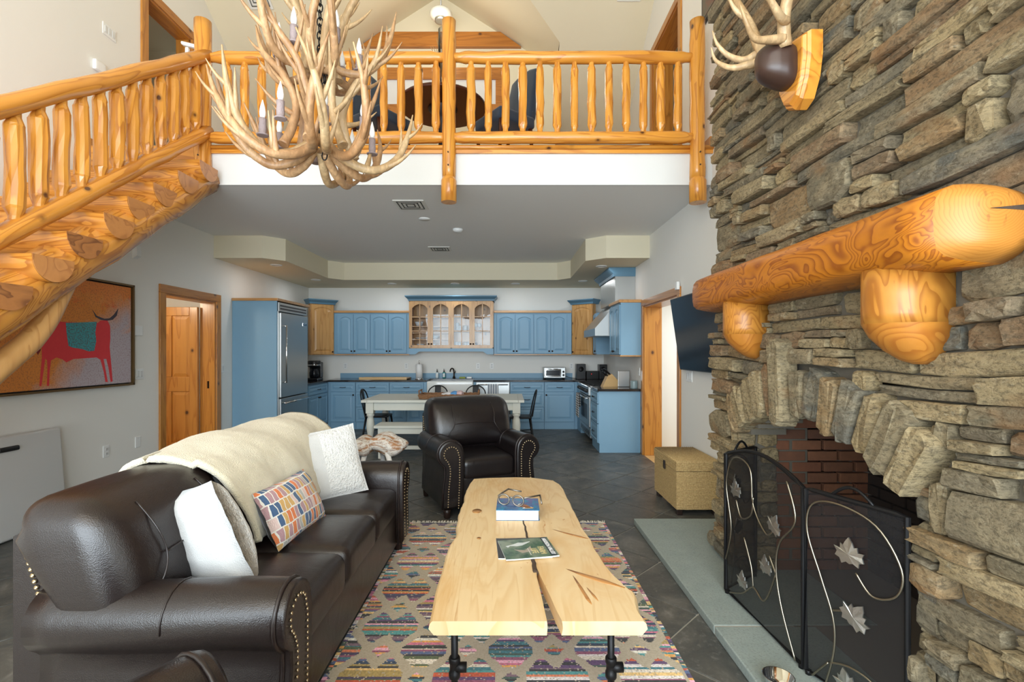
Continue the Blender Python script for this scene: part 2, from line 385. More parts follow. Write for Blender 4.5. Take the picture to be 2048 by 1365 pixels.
M['lightwood']=wood('blond_wood',(.66,.44,.20),(.56,.34,.13),0,5,(9,9,.8),.4,0)
M['silver']=plain('hammered_silver',(.55,.55,.52),.38,1.0,bump=.4,bs=90)
M['wirebrass']=plain('brushed_vine_wire',(.30,.27,.21),.35,1.0)
# ================================================================== SETTING
XL,XR,YB,YF=-4.05,1.96,9.9,-2.6
def holes(ax,c0,c1,ur,vr,hs):
    """slab of thickness c0..c1 across axis ax, rectangle ur x vr with rectangular openings hs"""
    mb=MB(); us=sorted(set([*ur]+[q for h in hs for q in h[:2]])); vs=sorted(set([*vr]+[q for h in hs for q in h[2:]]))
    for i in range(len(us)-1):
        for j in range(len(vs)-1):
            um,vm=(us[i]+us[i+1])/2,(vs[j]+vs[j+1])/2
            if any(h[0]<um<h[1] and h[2]<vm<h[3] for h in hs): continue
            if ax==0: mb.box(c0,c1,us[i],us[i+1],vs[j],vs[j+1])
            if ax==1: mb.box(us[i],us[i+1],c0,c1,vs[j],vs[j+1])
            if ax==2: mb.box(us[i],us[i+1],vs[j],vs[j+1],c0,c1)
    return mb
# door openings: lower left (y 5.72-6.78), lower right (5.55-7.03), loft left and right
DL=(5.74,6.74,0,2.18); DR=(5.57,6.98,0,2.14)
LL=(5.46,6.22,3.42,5.49); LR=(5.54,6.54,3.42,5.49)
st(holes(0,XL-.16,XL,(YF,YB),(0,9.0),[DL,LL]).build('wall_left',M['wall']))
# flue-side wall: the firebox passes through it
st(holes(0,XR,XR+.24,(YF,YB),(0,9.0),[DR,LR,(1.75,3.25,0,1.35)]).build('wall_right',M['wall']))
st(holes(1,YB,YB+.15,(XL-.16,XR+.24),(0,9.0),[]).build('wall_back',M['wall']))
WIN=[(-3.6,-1.95,.35,3.0),(-1.85,-.2,.35,3.0),(-.1,1.6,.35,3.0),(-3.6,-1.95,3.5,6.4),(-1.85,-.2,3.5,6.9),(-.1,1.6,3.5,6.4)]
st(holes(1,YF-.15,YF,(XL-.16,XR+.24),(0,9.0),WIN).build('wall_front',M['wall']))
for i,(a,b,c,d) in enumerate(WIN):
    w=T('window_%d'%(i+1),'front window','window'); del w['label'],w['category']; w['kind']='structure'
    fr=MB()
    for q in ((a,a+.06,c,d),(b-.06,b,c,d),(a,b,c,c+.06),(a,b,d-.06,d)): fr.box(q[0],q[1],YF-.11,YF-.04,q[2],q[3])
    fr.build('window_frame',M['casing'],w); MB().box(a+.06,b-.06,YF-.08,YF-.075,c+.06,d-.06).build('pane',M['glass'],w)
# ---- floor of diagonal slate tiles in pale grout
fl=MB().box(XL,XR,YF,YB,-.2,-.006).build('floor',M['grout']); st(fl); fo=fl.location.copy()
MB().box(XL-2.2,XL-.0,4.5,8.5,-.2,-.002).build('floor_side_room',M['knotty'])['kind']='structure'
MB().box(XR,XR+2.2,4.5,8.5,-.2,-.002).build('floor_hall',M['lightwood'])['kind']='structure'
S=.486; TD=S*math.sqrt(2)
def clip(poly,x0,x1,y0,y1):
    for ax,lim,sg in ((0,x0,1),(0,x1,-1),(1,y0,1),(1,y1,-1)):
        out=[]
        for i in range(len(poly)):
            p,q=poly[i],poly[(i+1)%len(poly)]; dp,dq=(p[ax]-lim)*sg,(q[ax]-lim)*sg
            if dp>=0: out.append(p)
            if (dp>=0)!=(dq>=0):
                t=dp/(dp-dq); out.append((p[0]+(q[0]-p[0])*t,p[1]+(q[1]-p[1])*t))
        poly=out
        if len(poly)<3: return []
    return poly
hh=S/2-.0055
tm=MB().bbox(-hh,hh,-hh,hh,-.012,0,.0015)
tme=None
kx=range(-12,14); ky=range(-2,32)
for i in kx:
    for j in ky:
        cx=1.08+ (i+.5*(j%2))*TD ; cy=2.42+(j-4)*TD/2
        if cy<.9 or cy>9.3: continue
        r=(S-.011)/math.sqrt(2)
        poly=[(cx+r,cy),(cx,cy+r),(cx-r,cy),(cx,cy-r)]
        if cx-r>XR or cx+r<XL: continue
        if abs(cx)-r>cy*1.08: continue
        if cx-r>=XL and cx+r<=XR and cy+r<9.29:
            if tme is None:
                o=tm.build('floor_tile',M['tile'],fl); tme=o.data
            else:
                o=bpy.data.objects.new('floor_tile',tme); COL.objects.link(o); o.parent=fl
            o.location=(cx-fo.x,cy-fo.y,-fo.z); o.rotation_euler=(0,0,R(45))
        else:
            c=clip(poly,XL,XR,YF,9.29)
            if len(c)>2:
                o=MB().prism([(a-cx,b-cy) for a,b in c],2,-.012,0).build('floor_tile',M['tile'],fl); o.location=(cx-fo.x,cy-fo.y,-fo.z)
# ---- loft slab: kitchen ceiling, white fascia, wood nosing
ZC,ZF,YL=3.09,3.42,4.655
st(MB().box(XL,XR,YL+.03,YB,ZC,ZC+.04).build('ceiling_kitchen',M['ceil']))
st(MB().box(XL,XR,YL,YL+.03,ZC,ZF-.03).build('trim_1',M['white']))
st(MB().box(XL,XR,YL+.03,YB,ZC+.04,ZF).build('floor_loft',M['casing']))
t2=MB(); t2.box(-2.86,XR,YL-.025,YL+.0,ZF-.035,ZF+.0); t2.tube([(-2.86,YL-.03,ZF+.018),(XR,YL-.03,ZF+.018)],.020,10); st(t2.build('trim_2',M['pinex']))
st(MB().box(XL,-2.95,YL-.04,YL-.0,ZF-.13,ZF+.03).build('trim_3',M['pinex']))
# ---- dropped soffit round the kitchen with its eight-sided recess
zs=2.78
outer=[(XL,6.7),(-3.38,6.7),(-3.16,6.92),(-3.16,8.55),(-2.95,8.78),(.90,8.78),(1.11,8.55),(1.11,6.92),(1.36,6.7),(XR,6.7)]
so=MB()
def slab_poly(mb,poly,z0,z1): mb.prism(poly,2,z0,z1)
slab_poly(so,[(XL,6.7),(-3.38,6.7),(-3.16,6.92),(-3.16,8.55),(-2.95,8.78),(-2.95,YB),(XL,YB)],zs,ZC)
slab_poly(so,[(-2.95,8.78),(.90,8.78),(.90,YB),(-2.95,YB)],zs,ZC)
slab_poly(so,[(.90,8.78),(1.11,8.55),(1.11,6.92),(1.36,6.7),(XR,6.7),(XR,YB),(.90,YB)],zs,ZC)
st(so.build('ceiling_soffit',M['cream']))
# ---- loft roof with gable dormer
def rz(y): return 10.28-.63*y
xc,wd=-1.045,1.79; zr=5.91+.64*wd; yr=(10.28-zr)/.63
def sheet(mb,pts,nrm,th=.08):
    n=Vector(nrm).normalized()*th; mb.loft([[Vector(p) for p in pts],[Vector(p)+n for p in pts]])
rf=MB(); nn=(0,.63,1)
def sl(x,y): return (x,y,rz(y))
sheet(rf,[sl(XL,2.6),sl(xc,2.6),sl(xc,yr),sl(xc-wd,6.94),sl(xc-wd,YB),sl(XL,YB)],nn)
sheet(rf,[sl(xc,2.6),sl(XR,2.6),sl(XR,YB),sl(xc+wd,YB),sl(xc+wd,6.94),sl(xc,yr)],nn)
zz=rz(2.6)
sheet(rf,[(XL,2.6,zz),(XR,2.6,zz),(XR,YF,zz-.5*5.2),(XL,YF,zz-.5*5.2)],(0,-.5,1))
st(rf.build('ceiling',M['cream']))
dm=MB(); YD=7.6
for s in (-1,1):
    sheet(dm,[(xc,yr,zr),(xc+s*wd,6.94,5.91),(xc+s*wd,YD,5.91),(xc,YD,zr)],(s*.64,0,1))
    sheet(dm,[(xc+s*wd,6.94,5.91),(xc+s*wd,YD+.02,5.91),(xc+s*wd,YD+.02,rz(YD))],(s,0,0),.06)
st(dm.build('ceiling_dormer',M['cream']))
gw=MB().prism([(xc-wd,ZF),(xc+wd,ZF),(xc+wd,5.91),(xc,zr),(xc-wd,5.91)],1,YD,YD+.1); st(gw.build('wall_dormer',M['cream']))
bm_=MB().prism([(xc-.93,6.455),(xc+.93,6.455),(xc+1.255,6.225),(xc-1.255,6.225)],1,YD-.06,YD); st(bm_.build('beam_1',M['beam']))
w7=T('window_7','','window'); del w7['label'],w7['category']; w7['kind']='structure'
wf=MB()
for z0,z1 in ((5.73,5.91),(5.17,5.34)): wf.box(xc-.98,xc+.98,YD-.04,YD,z0,z1)
for x in (xc-.98,xc+.86): wf.box(x,x+.12,YD-.035,YD,5.34,5.73)
wf.build('window_frame',M['beam'],w7); MB().box(xc-.86,xc+.86,YD-.012,YD-.002,5.34,5.73).build('pane',M['paper'],w7)
# ---- door casings
def casing(name,xw,s,y0,y1,z0,z1,w,th,side,mats):
    """frame round an opening in the wall face at xw; s = direction into the wall"""
    d=T(name,'','door'); del d['label'],d['category']; d['kind']='structure'
    e=-s*th
    a,b=sorted((xw,xw+e)); L,U=mats
    MB().bbox(a,b,y0-w,y0,z0,z1,.004).build('casing_post',L,d); MB().bbox(a,b,y1,y1+w,z0,z1,.004).build('casing_post',L,d)
    MB().bbox(a,b,y0-w,y1+w,z1,z1+w,.004).build('casing_head',U,d)
    a,b=sorted((xw,xw+s*side))
    MB().box(a,b,y0,y0+.02,z0,z1).build('jamb',L,d); MB().box(a,b,y1-.02,y1,z0,z1).build('jamb',L,d); MB().box(a,b,y0+.02,y1-.02,z1-.02,z1).build('jamb_head',U,d)
    return d
d1=casing('door_1',XL,-1,*DL,.10,.022,.20,(M['casing'],M['casingx']))
d2=casing('door_2',XR,1,*DR,.09,.022,.25,(M['casing'],M['casingx']))
d3=casing('door_3',XL,-1,*LL,.10,.022,.18,(M['casing'],M['casingx']))
d4=casing('door_4',XR,1,*LR,.09,.022,.26,(M['casing'],M['casingx']))
# open knotty pine leaf in the left doorway, hinged at the far jamb and standing square to the wall
lf=MB(); x0,x1=XL-1.02,XL-.20; yy=6.66
def leafbox(mb,a,b,c,d,y0,y1): mb.bbox(x0+a,x0+b,y0,y1,c,d,.006)
W_=x1-x0
for (a,b,c,d) in ((0,.11,.01,2.10),(W_-.11,W_,.01,2.10),(.11,W_-.11,.01,.24),(.11,W_-.11,.94,1.14),(.11,W_-.11,1.98,2.10),(W_/2-.055,W_/2+.055,.24,.94),(W_/2-.055,W_/2+.055,1.14,1.98)):
    leafbox(lf,a,b,c,d,yy,yy+.04)
leaf=lf.build('door_leaf',M['knotty'],d1)
for (a,b) in ((.11,W_/2-.055),(W_/2+.055,W_-.11)):
    for (c,d) in ((.24,.94),(1.14,1.98)):
        p=MB(); p.loft([[(x0+a,yy+.015,c),(x0+b,yy+.015,c),(x0+b,yy+.015,d),(x0+a,yy+.015,d)],[(x0+a+.05,yy+.003,c+.05),(x0+b-.05,yy+.003,c+.05),(x0+b-.05,yy+.003,d-.05),(x0+a+.05,yy+.003,d-.05)]])
        p.build('panel',M['knotty'],leaf)
MB().lathe([(.012,0),(.012,.03),(.028,.035),(.028,.055),(.01,.062)],M=Matrix.Translation((x0+.06,yy,1.0))@Matrix.Rotation(R(90),4,'X')).build('door_knob',M['bronze'],leaf)
MB().box(XL-.10,XL-.075,6.716,6.722,.98,1.08).build('strike_plate',M['bronze'],d1)
# rooms seen through the openings
def shell(name,x0,x1,y0,y1,z0,z1,open_,m):
    mb=MB(); t=.05
    if open_!='x+': mb.box(x1,x1+t,y0,y1,z0,z1)
    if open_!='x-': mb.box(x0-t,x0,y0,y1,z0,z1)
    mb.box(x0,x1,y0-t,y0,z0,z1); mb.box(x0,x1,y1,y1+t,z0,z1); mb.box(x0,x1,y0,y1,z1,z1+t)
    st(mb.build(name,m))
shell('wall_side_room',XL-2.2,XL-.16,4.6,7.4,0,2.5,'x+',M['wall'])
shell('wall_hall',XR+.24,XR+2.2,4.8,7.6,0,2.5,'x-',M['wall'])
shell('wall_loft_closet',XL-1.6,XL-.16,4.6,6.9,ZF,5.75,'x+',M['cream'])
shell('wall_loft_hall',XR+.24,XR+1.8,4.6,6.9,ZF,5.75,'x-',M['cream'])
MB().box(XL-1.6,XL-.0,5.46,6.22,ZF-.05,ZF-.001).build('floor_loft_closet',M['casing'])['kind']='structure'
MB().box(XR,XR+1.8,5.54,6.54,ZF-.05,ZF-.001).build('floor_loft_hall',M['casing'])['kind']='structure'
bl=bulb('side_room_lamp',(XL-.9,5.6,2.25),26,(1,.85,.65),.12)
# ================================================================== CHIMNEY
XS=1.52; AY=2.5; AR=1.256; AZ=-.096; AH=.68; YFAR=3.60; YNEAR=1.02; ZTOP=6.6
ch=T('stone_chimney','tall stacked fieldstone chimney breast with an arched hearth opening','chimney',(XS,AY,0),world=True); ch['kind']='structure'
def arcz(y): 
    d=abs(y-AY); return AZ+math.sqrt(max(0,AR*AR-d*d))
core=MB(); xa,xb=XS+.045,XR+.02
core.box(xa,xb,AY+AH+.03,YFAR-.03,0,ZTOP); core.box(xa,xb,YNEAR,AY-AH-.03,0,ZTOP); core.box(xa,xb,AY-AH-.03,AY+AH+.03,1.36,ZTOP)
n=16
for i in range(n):
    y0=AY-AH-.03+2*(AH+.03)*i/n; y1=AY-AH-.03+2*(AH+.03)*(i+1)/n
    core.box(xa,XS+.27,y0,y1,min(arcz(y0),arcz(y1))+.02,1.37)
core.build('masonry_core',M['mortar'],ch)
rs=random.Random(21)
def wob(y): return .018*math.sin(2.1*y+.4)+.010*math.sin(5.3*y+1.9)
def stone_mesh(u0,u1,v0,v1,proud,rg,P,rag=1.0,side=True):
    """irregular split stone in a u,v cell; P maps (u,v,depth out of the wall) to 3-D"""
    w,h=u1-u0,v1-v0; g=.0018
    u0+=g;u1-=g;v0+=g;v1-=g; w,h=u1-u0,v1-v0
    c=min(w,h)*.22
    def j(s): return rg.uniform(-s,s)*rag
    jv=h*.09; ju=min(w*.07,.022)
    mid=[u0+w*rg.uniform(.25,.42),u0+w*rg.uniform(.58,.75)]
    pts=[(u0+c*rg.uniform(.3,1.6),v0+abs(j(jv))),(mid[0],v0+j(jv)*.6),(mid[1],v0+j(jv)*.6),(u1-c*rg.uniform(.3,1.6),v0+abs(j(jv))),
         (u1-abs(j(ju)),v0+c*rg.uniform(.5,1.2)),(u1-abs(j(ju)),v1-c*rg.uniform(.5,1.2)),
         (u1-c*rg.uniform(.3,1.6),v1-abs(j(jv))),(mid[1],v1+j(jv)*.6),(mid[0],v1+j(jv)*.6),(u0+c*rg.uniform(.3,1.6),v1-abs(j(jv))),
         (u0+abs(j(ju)),v1-c*rg.uniform(.5,1.2)),(u0+abs(j(ju)),v0+c*rg.uniform(.5,1.2))]
    cx,cy=(u0+u1)/2,(v0+v1)/2
    ins=min(w,h)*.10
    def inset(p,k):
        dx,dy=cx-p[0],cy-p[1]; 
        return (p[0]+math.copysign(min(abs(dx),k),dx),p[1]+math.copysign(min(abs(dy),k),dy))
    tu,tv=rg.uniform(-.02,.02),rg.uniform(-.05,.05)
    back=[P(p[0],p[1],-.06) for p in pts]
    mid_=[P(p[0],p[1],proud-ins*.9+rg.uniform(-.004,.004)) for p in pts]
    fr=[]
    for p in pts:
        q=inset(p,ins*rg.uniform(.5,1.3)); fr.append(P(q[0],q[1],proud+tu*(q[0]-cx)+tv*(q[1]-cy)+rg.uniform(-.006,.006)))
    mb=MB(); n=12
    vs=back+mid_+fr
    a=(u0*.7+u1*.3,cy); b=(u0*.3+u1*.7,cy)
    vs+= [P(a[0],a[1],proud+rg.uniform(-.004,.012)),P(b[0],b[1],proud+rg.uniform(-.004,.012))]
    fs=[]
    for k in range(n):
        q=(k+1)%n
        fs.append((k,q,n+q,n+k)); fs.append((n+k,n+q,2*n+q,2*n+k))
    A,B=3*n,3*n+1; F=2*n
    for k in (9,10,11,0): fs.append((F+k,F+(k+1)%n,A))
    for k in (3,4,5): fs.append((F+k,F+(k+1)%n,B))
    for k in (2,6): fs.append((F+k,F+(k+1)%n,B))
    for k in (8,): fs.append((F+k,F+(k+1)%n,A))
    fs+= [(F+1,F+2,B,A),(F+7,F+8,A,B)]
    mb.add(vs,fs); return mb
def Pface(u,v,d): return (XS+.03-d,u,v+wob(u))
cells=[]
RO=AR+.275
def in_arch(y,z): 
    dy,dz=y-AY,z-AZ
    return (dz>0 and math.hypot(dy,dz)<RO and abs(math.atan2(dy,dz))<R(34.5)) or (abs(dy)<AH and z<AZ+AR*.9)
z=.05
def emit(u0,u1,v0,v1):
    if u1-u0<.02 or v1-v0<.012: return
    # cut cells against the opening and the arch ring
    vm=(v0+v1)/2; segs=[]; k=24; cur=None
    for i in range(k):
        u=u0+(u1-u0)*(i+.5)/k
        if not in_arch(u,vm):
            if cur is None: cur=u0+(u1-u0)*i/k
        elif cur is not None: segs.append((cur,u0+(u1-u0)*i/k)); cur=None
    if cur is not None: segs.append((cur,u1))
    for a,b in segs:
        if b-a>.035: cells.append((a,b,v0,v1))
while z<5.3:
    tall=rs.random()<.30
    h=rs.uniform(.115,.19) if tall else rs.uniform(.055,.10)
    y=YNEAR+rs.uniform(-.2,0)
    while y<YFAR-.03:
        w=rs.uniform(.20,.58) if rs.random()<.75 else rs.uniform(.09,.2)
        y1=min(y+w,YFAR+rs.uniform(-.02,.025)); 
        if YFAR-y1<.07: y1=YFAR+rs.uniform(-.02,.025)
        if tall:
            r=rs.random()
            if r<.38: emit(y,y1,z,z+h)
            else:
                k=2 if r<.75 else 3; zs_=[0]+sorted(rs.uniform(.28,.72) if k==2 else (i+1)/3+rs.uniform(-.08,.08) for i in range(k-1))+[1]
                for i in range(k):
                    a=y
                    while a<y1-.01:
                        b=min(y1,a+rs.uniform(.14,.4))
                        if y1-b<.06: b=y1
                        emit(a,b,z+h*zs_[i],z+h*zs_[i+1]); a=b
        else:
            if rs.random()<.28: 
                q=rs.uniform(.35,.65); emit(y,y1,z,z+h*q); emit(y,y1,z+h*q,z+h)
            else: emit(y,y1,z,z+h)
        y=y1
    z+=h
vis=[c for c in cells if c[2]<1.5+.76*c[1]+.25 and c[1]>1.15]
vis.sort(key=lambda c:-(c[1]-c[0])*(c[3]-c[2])/((c[0]+c[1])/2)**2.2)
rest=MB()
for i,c in enumerate(vis):
    pr_=rs.choice((rs.uniform(.0,.03),rs.uniform(.02,.06),rs.uniform(.045,.075)))
    if (c[0]<3.62 and c[1]>1.38 and 1.70<(c[2]+c[3])/2<2.06) or (1.35<(c[2]+c[3])/2<1.8 and c[0]<1.95 and c[1]>1.6): pr_=min(pr_,.018)
    mb=stone_mesh(*c,pr_,rs,Pface)
    if i<265: mb.build('stone',M['stone'],ch)
    else: rest.add(mb.v,mb.f)
o=rest.build('small_stones',M['stone'],ch); o['kind']='stuff'
# arch ring: upright split stones and a taller keystone
na=13; a0=R(33.5)
edges=[-a0]+[-a0+2*a0*(i+rs.uniform(-.22,.22))/na for i in range(1,na)]+[a0]
for i in range(na):
    t0,t1=edges[i],edges[i+1]; key=(i==7)
    r1=AR+.27+rs.uniform(-.03,.02)+(.13 if key else 0)
    def Pa(u,v,d,key=key):   # u = angle*1.4, v = radius
        t=u/1.4; return (XS+.03-d-.045-(.03 if key else 0),AY+v*math.sin(t),AZ+v*math.cos(t))
    mb=stone_mesh(t0*1.4,t1*1.4,AR+rs.uniform(-.03,.0)-(.05 if key else 0),r1,rs.uniform(.03,.06),rs,Pa,.8)
    # deepen to the back of the arch
    mb.build('arch_stone',M['stone'],ch)
    ar=[]
    for t in (t0+.004,t1-.004):
        ar.append([(XS-.0,AY+AR*math.sin(t),AZ+AR*math.cos(t)),(XS+.25,AY+AR*math.sin(t),AZ+AR*math.cos(t)),(XS+.25,AY+(AR+.12)*math.sin(t),AZ+(AR+.12)*math.cos(t)),(XS-.0,AY+(AR+.12)*math.sin(t),AZ+(AR+.12)*math.cos(t))])
    MB().loft(ar).build('arch_stone',M['stone'],ch)
# stones returning into the opening on its far and near cheeks
def Pj(u,v,d): return (u,AY+AH+.03-d,v)
def Pk(u,v,d): return (u,AY-AH-.03+d,v)
for PP in (Pj,Pk):
    z=.05
    while z<.97:
        h=rs.uniform(.05,.12); u=XS-.0
        for (a,b) in ((XS+.0,XS+.10+rs.uniform(-.03,.05)),(None,XS+.26)):
            if a is None: a=last
            stone_mesh(a,b,z,min(z+h,1.0),rs.uniform(.01,.035),rs,PP).build('stone',M['stone'],ch); last=b
        z+=h
# firebox of brick
fb=T('brick_firebox','dark brick firebox lining behind the fire screen','firebox',(XS+.3,AY,0),world=True); fb['kind']='structure'
fx0,fx1,fy0,fy1,fz=XS+.25,XS+.85,AY-AH-.02,AY+AH+.02,1.5
lin=MB(); lin.box(fx0,fx1,fy1+.05,fy1+.1,0,fz); lin.box(fx0,fx1,fy0-.1,fy0-.05,0,fz); lin.box(fx1+.05,fx1+.1,fy0-.1,fy1+.1,0,fz); lin.box(fx0,fx1+.1,fy0-.1,fy1+.1,fz,fz+.05); lin.box(fx0-.26,fx1+.1,fy0-.1,fy1+.1,0,.048); lin.box(fx0-.02,fx0,fy0-.1,fy1+.1,1.25,fz)
lin.build('mortar_lining',M['joint'],fb)
bmeshd={}
def brickat(w,x,y,z,rot,mt=None):
    k=(round(w,3),mt)
    if k not in bmeshd:
        o=MB().bbox(-w/2,w/2,-.05,.05,-.031,.031,.004).build('brick',M[mt or 'brick'],origin=(0,0,0)); o.parent=fb; bmeshd[k]=o.data
    else: o=bpy.data.objects.new('brick',bmeshd[k]); COL.objects.link(o); o.parent=fb
    o.location=(x-fb.location.x,y-fb.location.y,z); o.rotation_euler=(0,0,rot)
row=0; z=.05+.034
while z<1.42:
    off=.105 if row%2 else 0
    x=fx0+.1-off
    for k in range(4):
        w=.2
        a=max(x-.1,fx0); b=min(x+.1,fx1+.05)
        if b-a>.05: brickat(b-a-.01,(a+b)/2,fy1+.055,z,0); brickat(b-a-.01,(a+b)/2,fy0-.055,z,0,'sootshade')
        x+=.21
    y=fy0-.05+.1-off
    for k in range(8):
        a=max(y-.1,fy0-.05); b=min(y+.1,fy1+.05)
        if b-a>.05: brickat(b-a-.01,fx1+.055,(a+b)/2,z,R(90),'sootshade')
        y+=.21
    z+=.072; row+=1
# bluestone hearth: two slabs and their light joint
hs=T('hearth','long grey-green bluestone hearth slabs in front of the fireplace','hearth',(1.3,2.6,0),world=True); hs['kind']='structure'
for a,b in ((2.565,4.2),(.7,2.555)):
    MB().bbox(1.09,XR if a>2 else XS+.1,max(a,.7),b,0,.05,.006).build('hearth_slab',M['bluestone'],hs)
MB().box(1.094,XS+.3,2.553,2.567,0,.047).build('hearth_joint',M['grout'],hs)
# ================================================================== LOG RAILING AND STAIR
rl=random.Random(5)
def logpts(p0,p1,n,w,rg):
    p0,p1=Vector(p0),Vector(p1); return [p0.lerp(p1,i/n)+(Vector((rg.uniform(-w,w),rg.uniform(-w,w),rg.uniform(-w,w))) if 0<i<n else Vector()) for i in range(n+1)]
def log(mb,p0,p1,r,n=10,w=.004,seg=12,jit=.03,rg=rl,tenon=None,tl=.06,sm=True):
    pts=logpts(p0,p1,seg,w,rg); L=(Vector(p1)-Vector(p0)).length
    rad=[r*(1+rg.uniform(-.05,.05)) for _ in pts]
    if tenon:
        d=(Vector(p1)-Vector(p0)).normalized()
        pts=[pts[0],pts[0]+d*tl*.55,pts[0]+d*tl]+pts[1:-1]+[pts[-1]-d*tl,pts[-1]-d*tl*.55,pts[-1]]
        rad=[tenon,tenon,r*.97]+rad[1:-1]+[r*.97,tenon,tenon]
    mb.tube(pts,rad,n,jit=jit,rg=rg,sm=sm); return mb
rail=T('balcony_railing','peeled honey pine log railing along the loft edge above the white fascia','railing',(-.55,YL,ZC),world=True)
PY=YL-.045
posts=[(-2.89,3.06,4.63,.070),(-.555,2.905,4.63,.067),(1.80,2.90,4.63,.072)]
for x,z0,z1,r in posts:
    mb=MB(); 
    if z0<3: 
        mb.tube([(x,PY-.012,z0),(x,PY-.012,z0+.20),(x,PY,z0+.24)],[r+.006,r+.006,r*.9],20)
        log(mb,(x,PY,z0+.22),(x,PY,z1),r*.97,20,.003,14,.012)
    else: log(mb,(x,PY,z0),(x,PY,z1),r*1.05,20,.003,14,.012)
    post=mb.build('post',M['pine'],rail)
    pg=MB()
    for z in (3.10,3.24,3.36) if z0<3 else (3.2,3.33):
        pg.lathe([(.007,0),(.007,.012)],n=8,M=Matrix.Translation((x,PY-r+.003,z))@Matrix.Rotation(R(90),4,'X'))
    pg.build('peg_holes',M['pith'],post)['kind']='stuff'
for a,b in ((-2.83,-.61),(-.50,1.74)):
    log(MB(),(a-.03,YL-.04,4.285),(b+.03,YL-.04,4.285),.057,16,.004,14,.02,tenon=.043,tl=.13).build('top_rail',M['pinex'],rail)
    log(MB(),(a-.03,YL-.04,3.525),(b+.03,YL-.04,3.525),.056,16,.004,14,.02,tenon=.045,tl=.10).build('bottom_rail',M['pinex'],rail)
bx=[-2.66+.165*k for k in range(13)]+[(942-1015)/211+.1636*k for k in range(13)]
for x in bx:
    mb=log(MB(),(x,YL-.04,3.56),(x,YL-.04,4.25),.038+rl.uniform(-.003,.004),11,.003,7,.090,tenon=.026,tl=.075,sm=False)
    mb.build('baluster',M['pine'],rail)
# ---- stair of half-log treads
stair=T('log_staircase','half-log staircase with log stringers climbing the white wall to the loft','staircase',(-3.4,2.6,0),world=True)
def tz(d): return 3.19+.745*(d-4.29)      # tread-nosing line
tr=random.Random(3)
def rotlog(mb): return mb
for nm,x,dx in (('stringer',-2.90,0),('stringer',-3.80,0)):
    L=4.62-1.55; mb=MB()
    ang=math.atan(.745)
    # local: along Y, then tilted
    ln=L/math.cos(ang); log(mb,(0,-.0,0),(0,ln,0),.150,20,.006,18,.012,tr)
    o=mb.build(nm,M['stringer'],None,origin=(0,0,0)); o.parent=stair
    z0=tz(1.55)-.295
    o.location=(x-stair.location.x,1.55-stair.location.y,z0); o.rotation_euler=(ang,0,0)
for k in range(12):
    d=4.29-.2545*k+.005; z=tz(d)
    if d<1.3: break
    dep=.27; th=.135; pts=[]
    xe=-2.735+tr.uniform(-.03,.03); xo=-3.87+tr.uniform(-.03,.05)
    prof=[(d,z),(d+dep,z)]
    for i in range(1,12):
        a=PI*i/12; prof.append((d+dep/2+dep/2*math.cos(a),z-.012-th*math.sin(a)))
    mb=MB(); rings=[]
    nx=9
    for i in range(nx+1):
        x=xo+(xe-xo)*i/nx; w=1+tr.uniform(-.03,.03)
        rings.append([(x,d+dep/2+(p[0]-d-dep/2)*w,z+(p[1]-z)*w) for p in prof])
    mb.loft(rings,0,True,True,False)
    for i in range(nx): mb.s[i*len(prof)]=False
    t=mb.build('tread',M['tread'],stair)
    MB().loft([[(xe-.001,p[0],p[1]) for p in prof],[(xe+.003,p[0],p[1]) for p in prof]],0,False).build('cut_end',M['cutdark'] if k in (5,7) else M['cut'],t)
# handrail, lower rail, balusters on the stair
xs_=-2.89
def hz(d): return 2.90+.760*(d-2.768)
def lz(d): return 2.165+.768*(d-2.768)
def ylog(name,d0,d1,f,r,m):
    ang=math.atan((f(d1)-f(d0))/(d1-d0)); ln=(d1-d0)/math.cos(ang)
    mb=log(MB(),(0,0,0),(0,ln,0),r,18,.005,18,.015,tr)
    mb.tube([(0,ln,0),(0,ln+.02,0)],[r*.93,r*.55],18)
    o=mb.build(name,m,None,origin=(0,0,0)); o.parent=stair; o.location=(xs_+.035-stair.location.x,d0-stair.location.y,f(d0)); o.rotation_euler=(ang,0,0)
ylog('handrail',1.9,4.63,hz,.058,M['piney']); ylog('lower_rail',1.9,4.63,lz,.060,M['piney'])
for k in range(-4,12):
    d=2.82+.148*k
    mb=log(MB(),(xs_+.03,d,lz(d)+.02),(xs_+.03,d,hz(d)-.03),.047+tr.uniform(-.004,.004),11,.004,6,.07,tr,tenon=.030,tl=.10,sm=False)
    mb.build('baluster',M['pine'],stair)
# crooked pole brace under the stringer
pts=[(-2.90,3.24,2.06),(-2.90,3.16,1.90),(-2.91,3.07,1.70),(-2.91,2.96,1.555),(-2.92,2.84,1.45),(-2.93,2.66,1.29),(-2.94,2.50,1.08),(-2.95,2.40,.78),(-2.95,2.36,.40),(-2.95,2.35,0)]
from mathutils import geometry
sm=[]
for i in range(len(pts)-1):
    for j in range(3): sm.append(Vector(pts[i]).lerp(Vector(pts[i+1]),j/3))
sm.append(Vector(pts[-1]))
sm=[sm[0]]+[(sm[i-1]+sm[i]*2+sm[i+1])/4 for i in range(1,len(sm)-1)]+[sm[-1]]
MB().tube(sm,[.058+.025*i/len(sm) for i in range(len(sm))],16,jit=.015,rg=tr).build('brace_pole',M['alder'],stair)
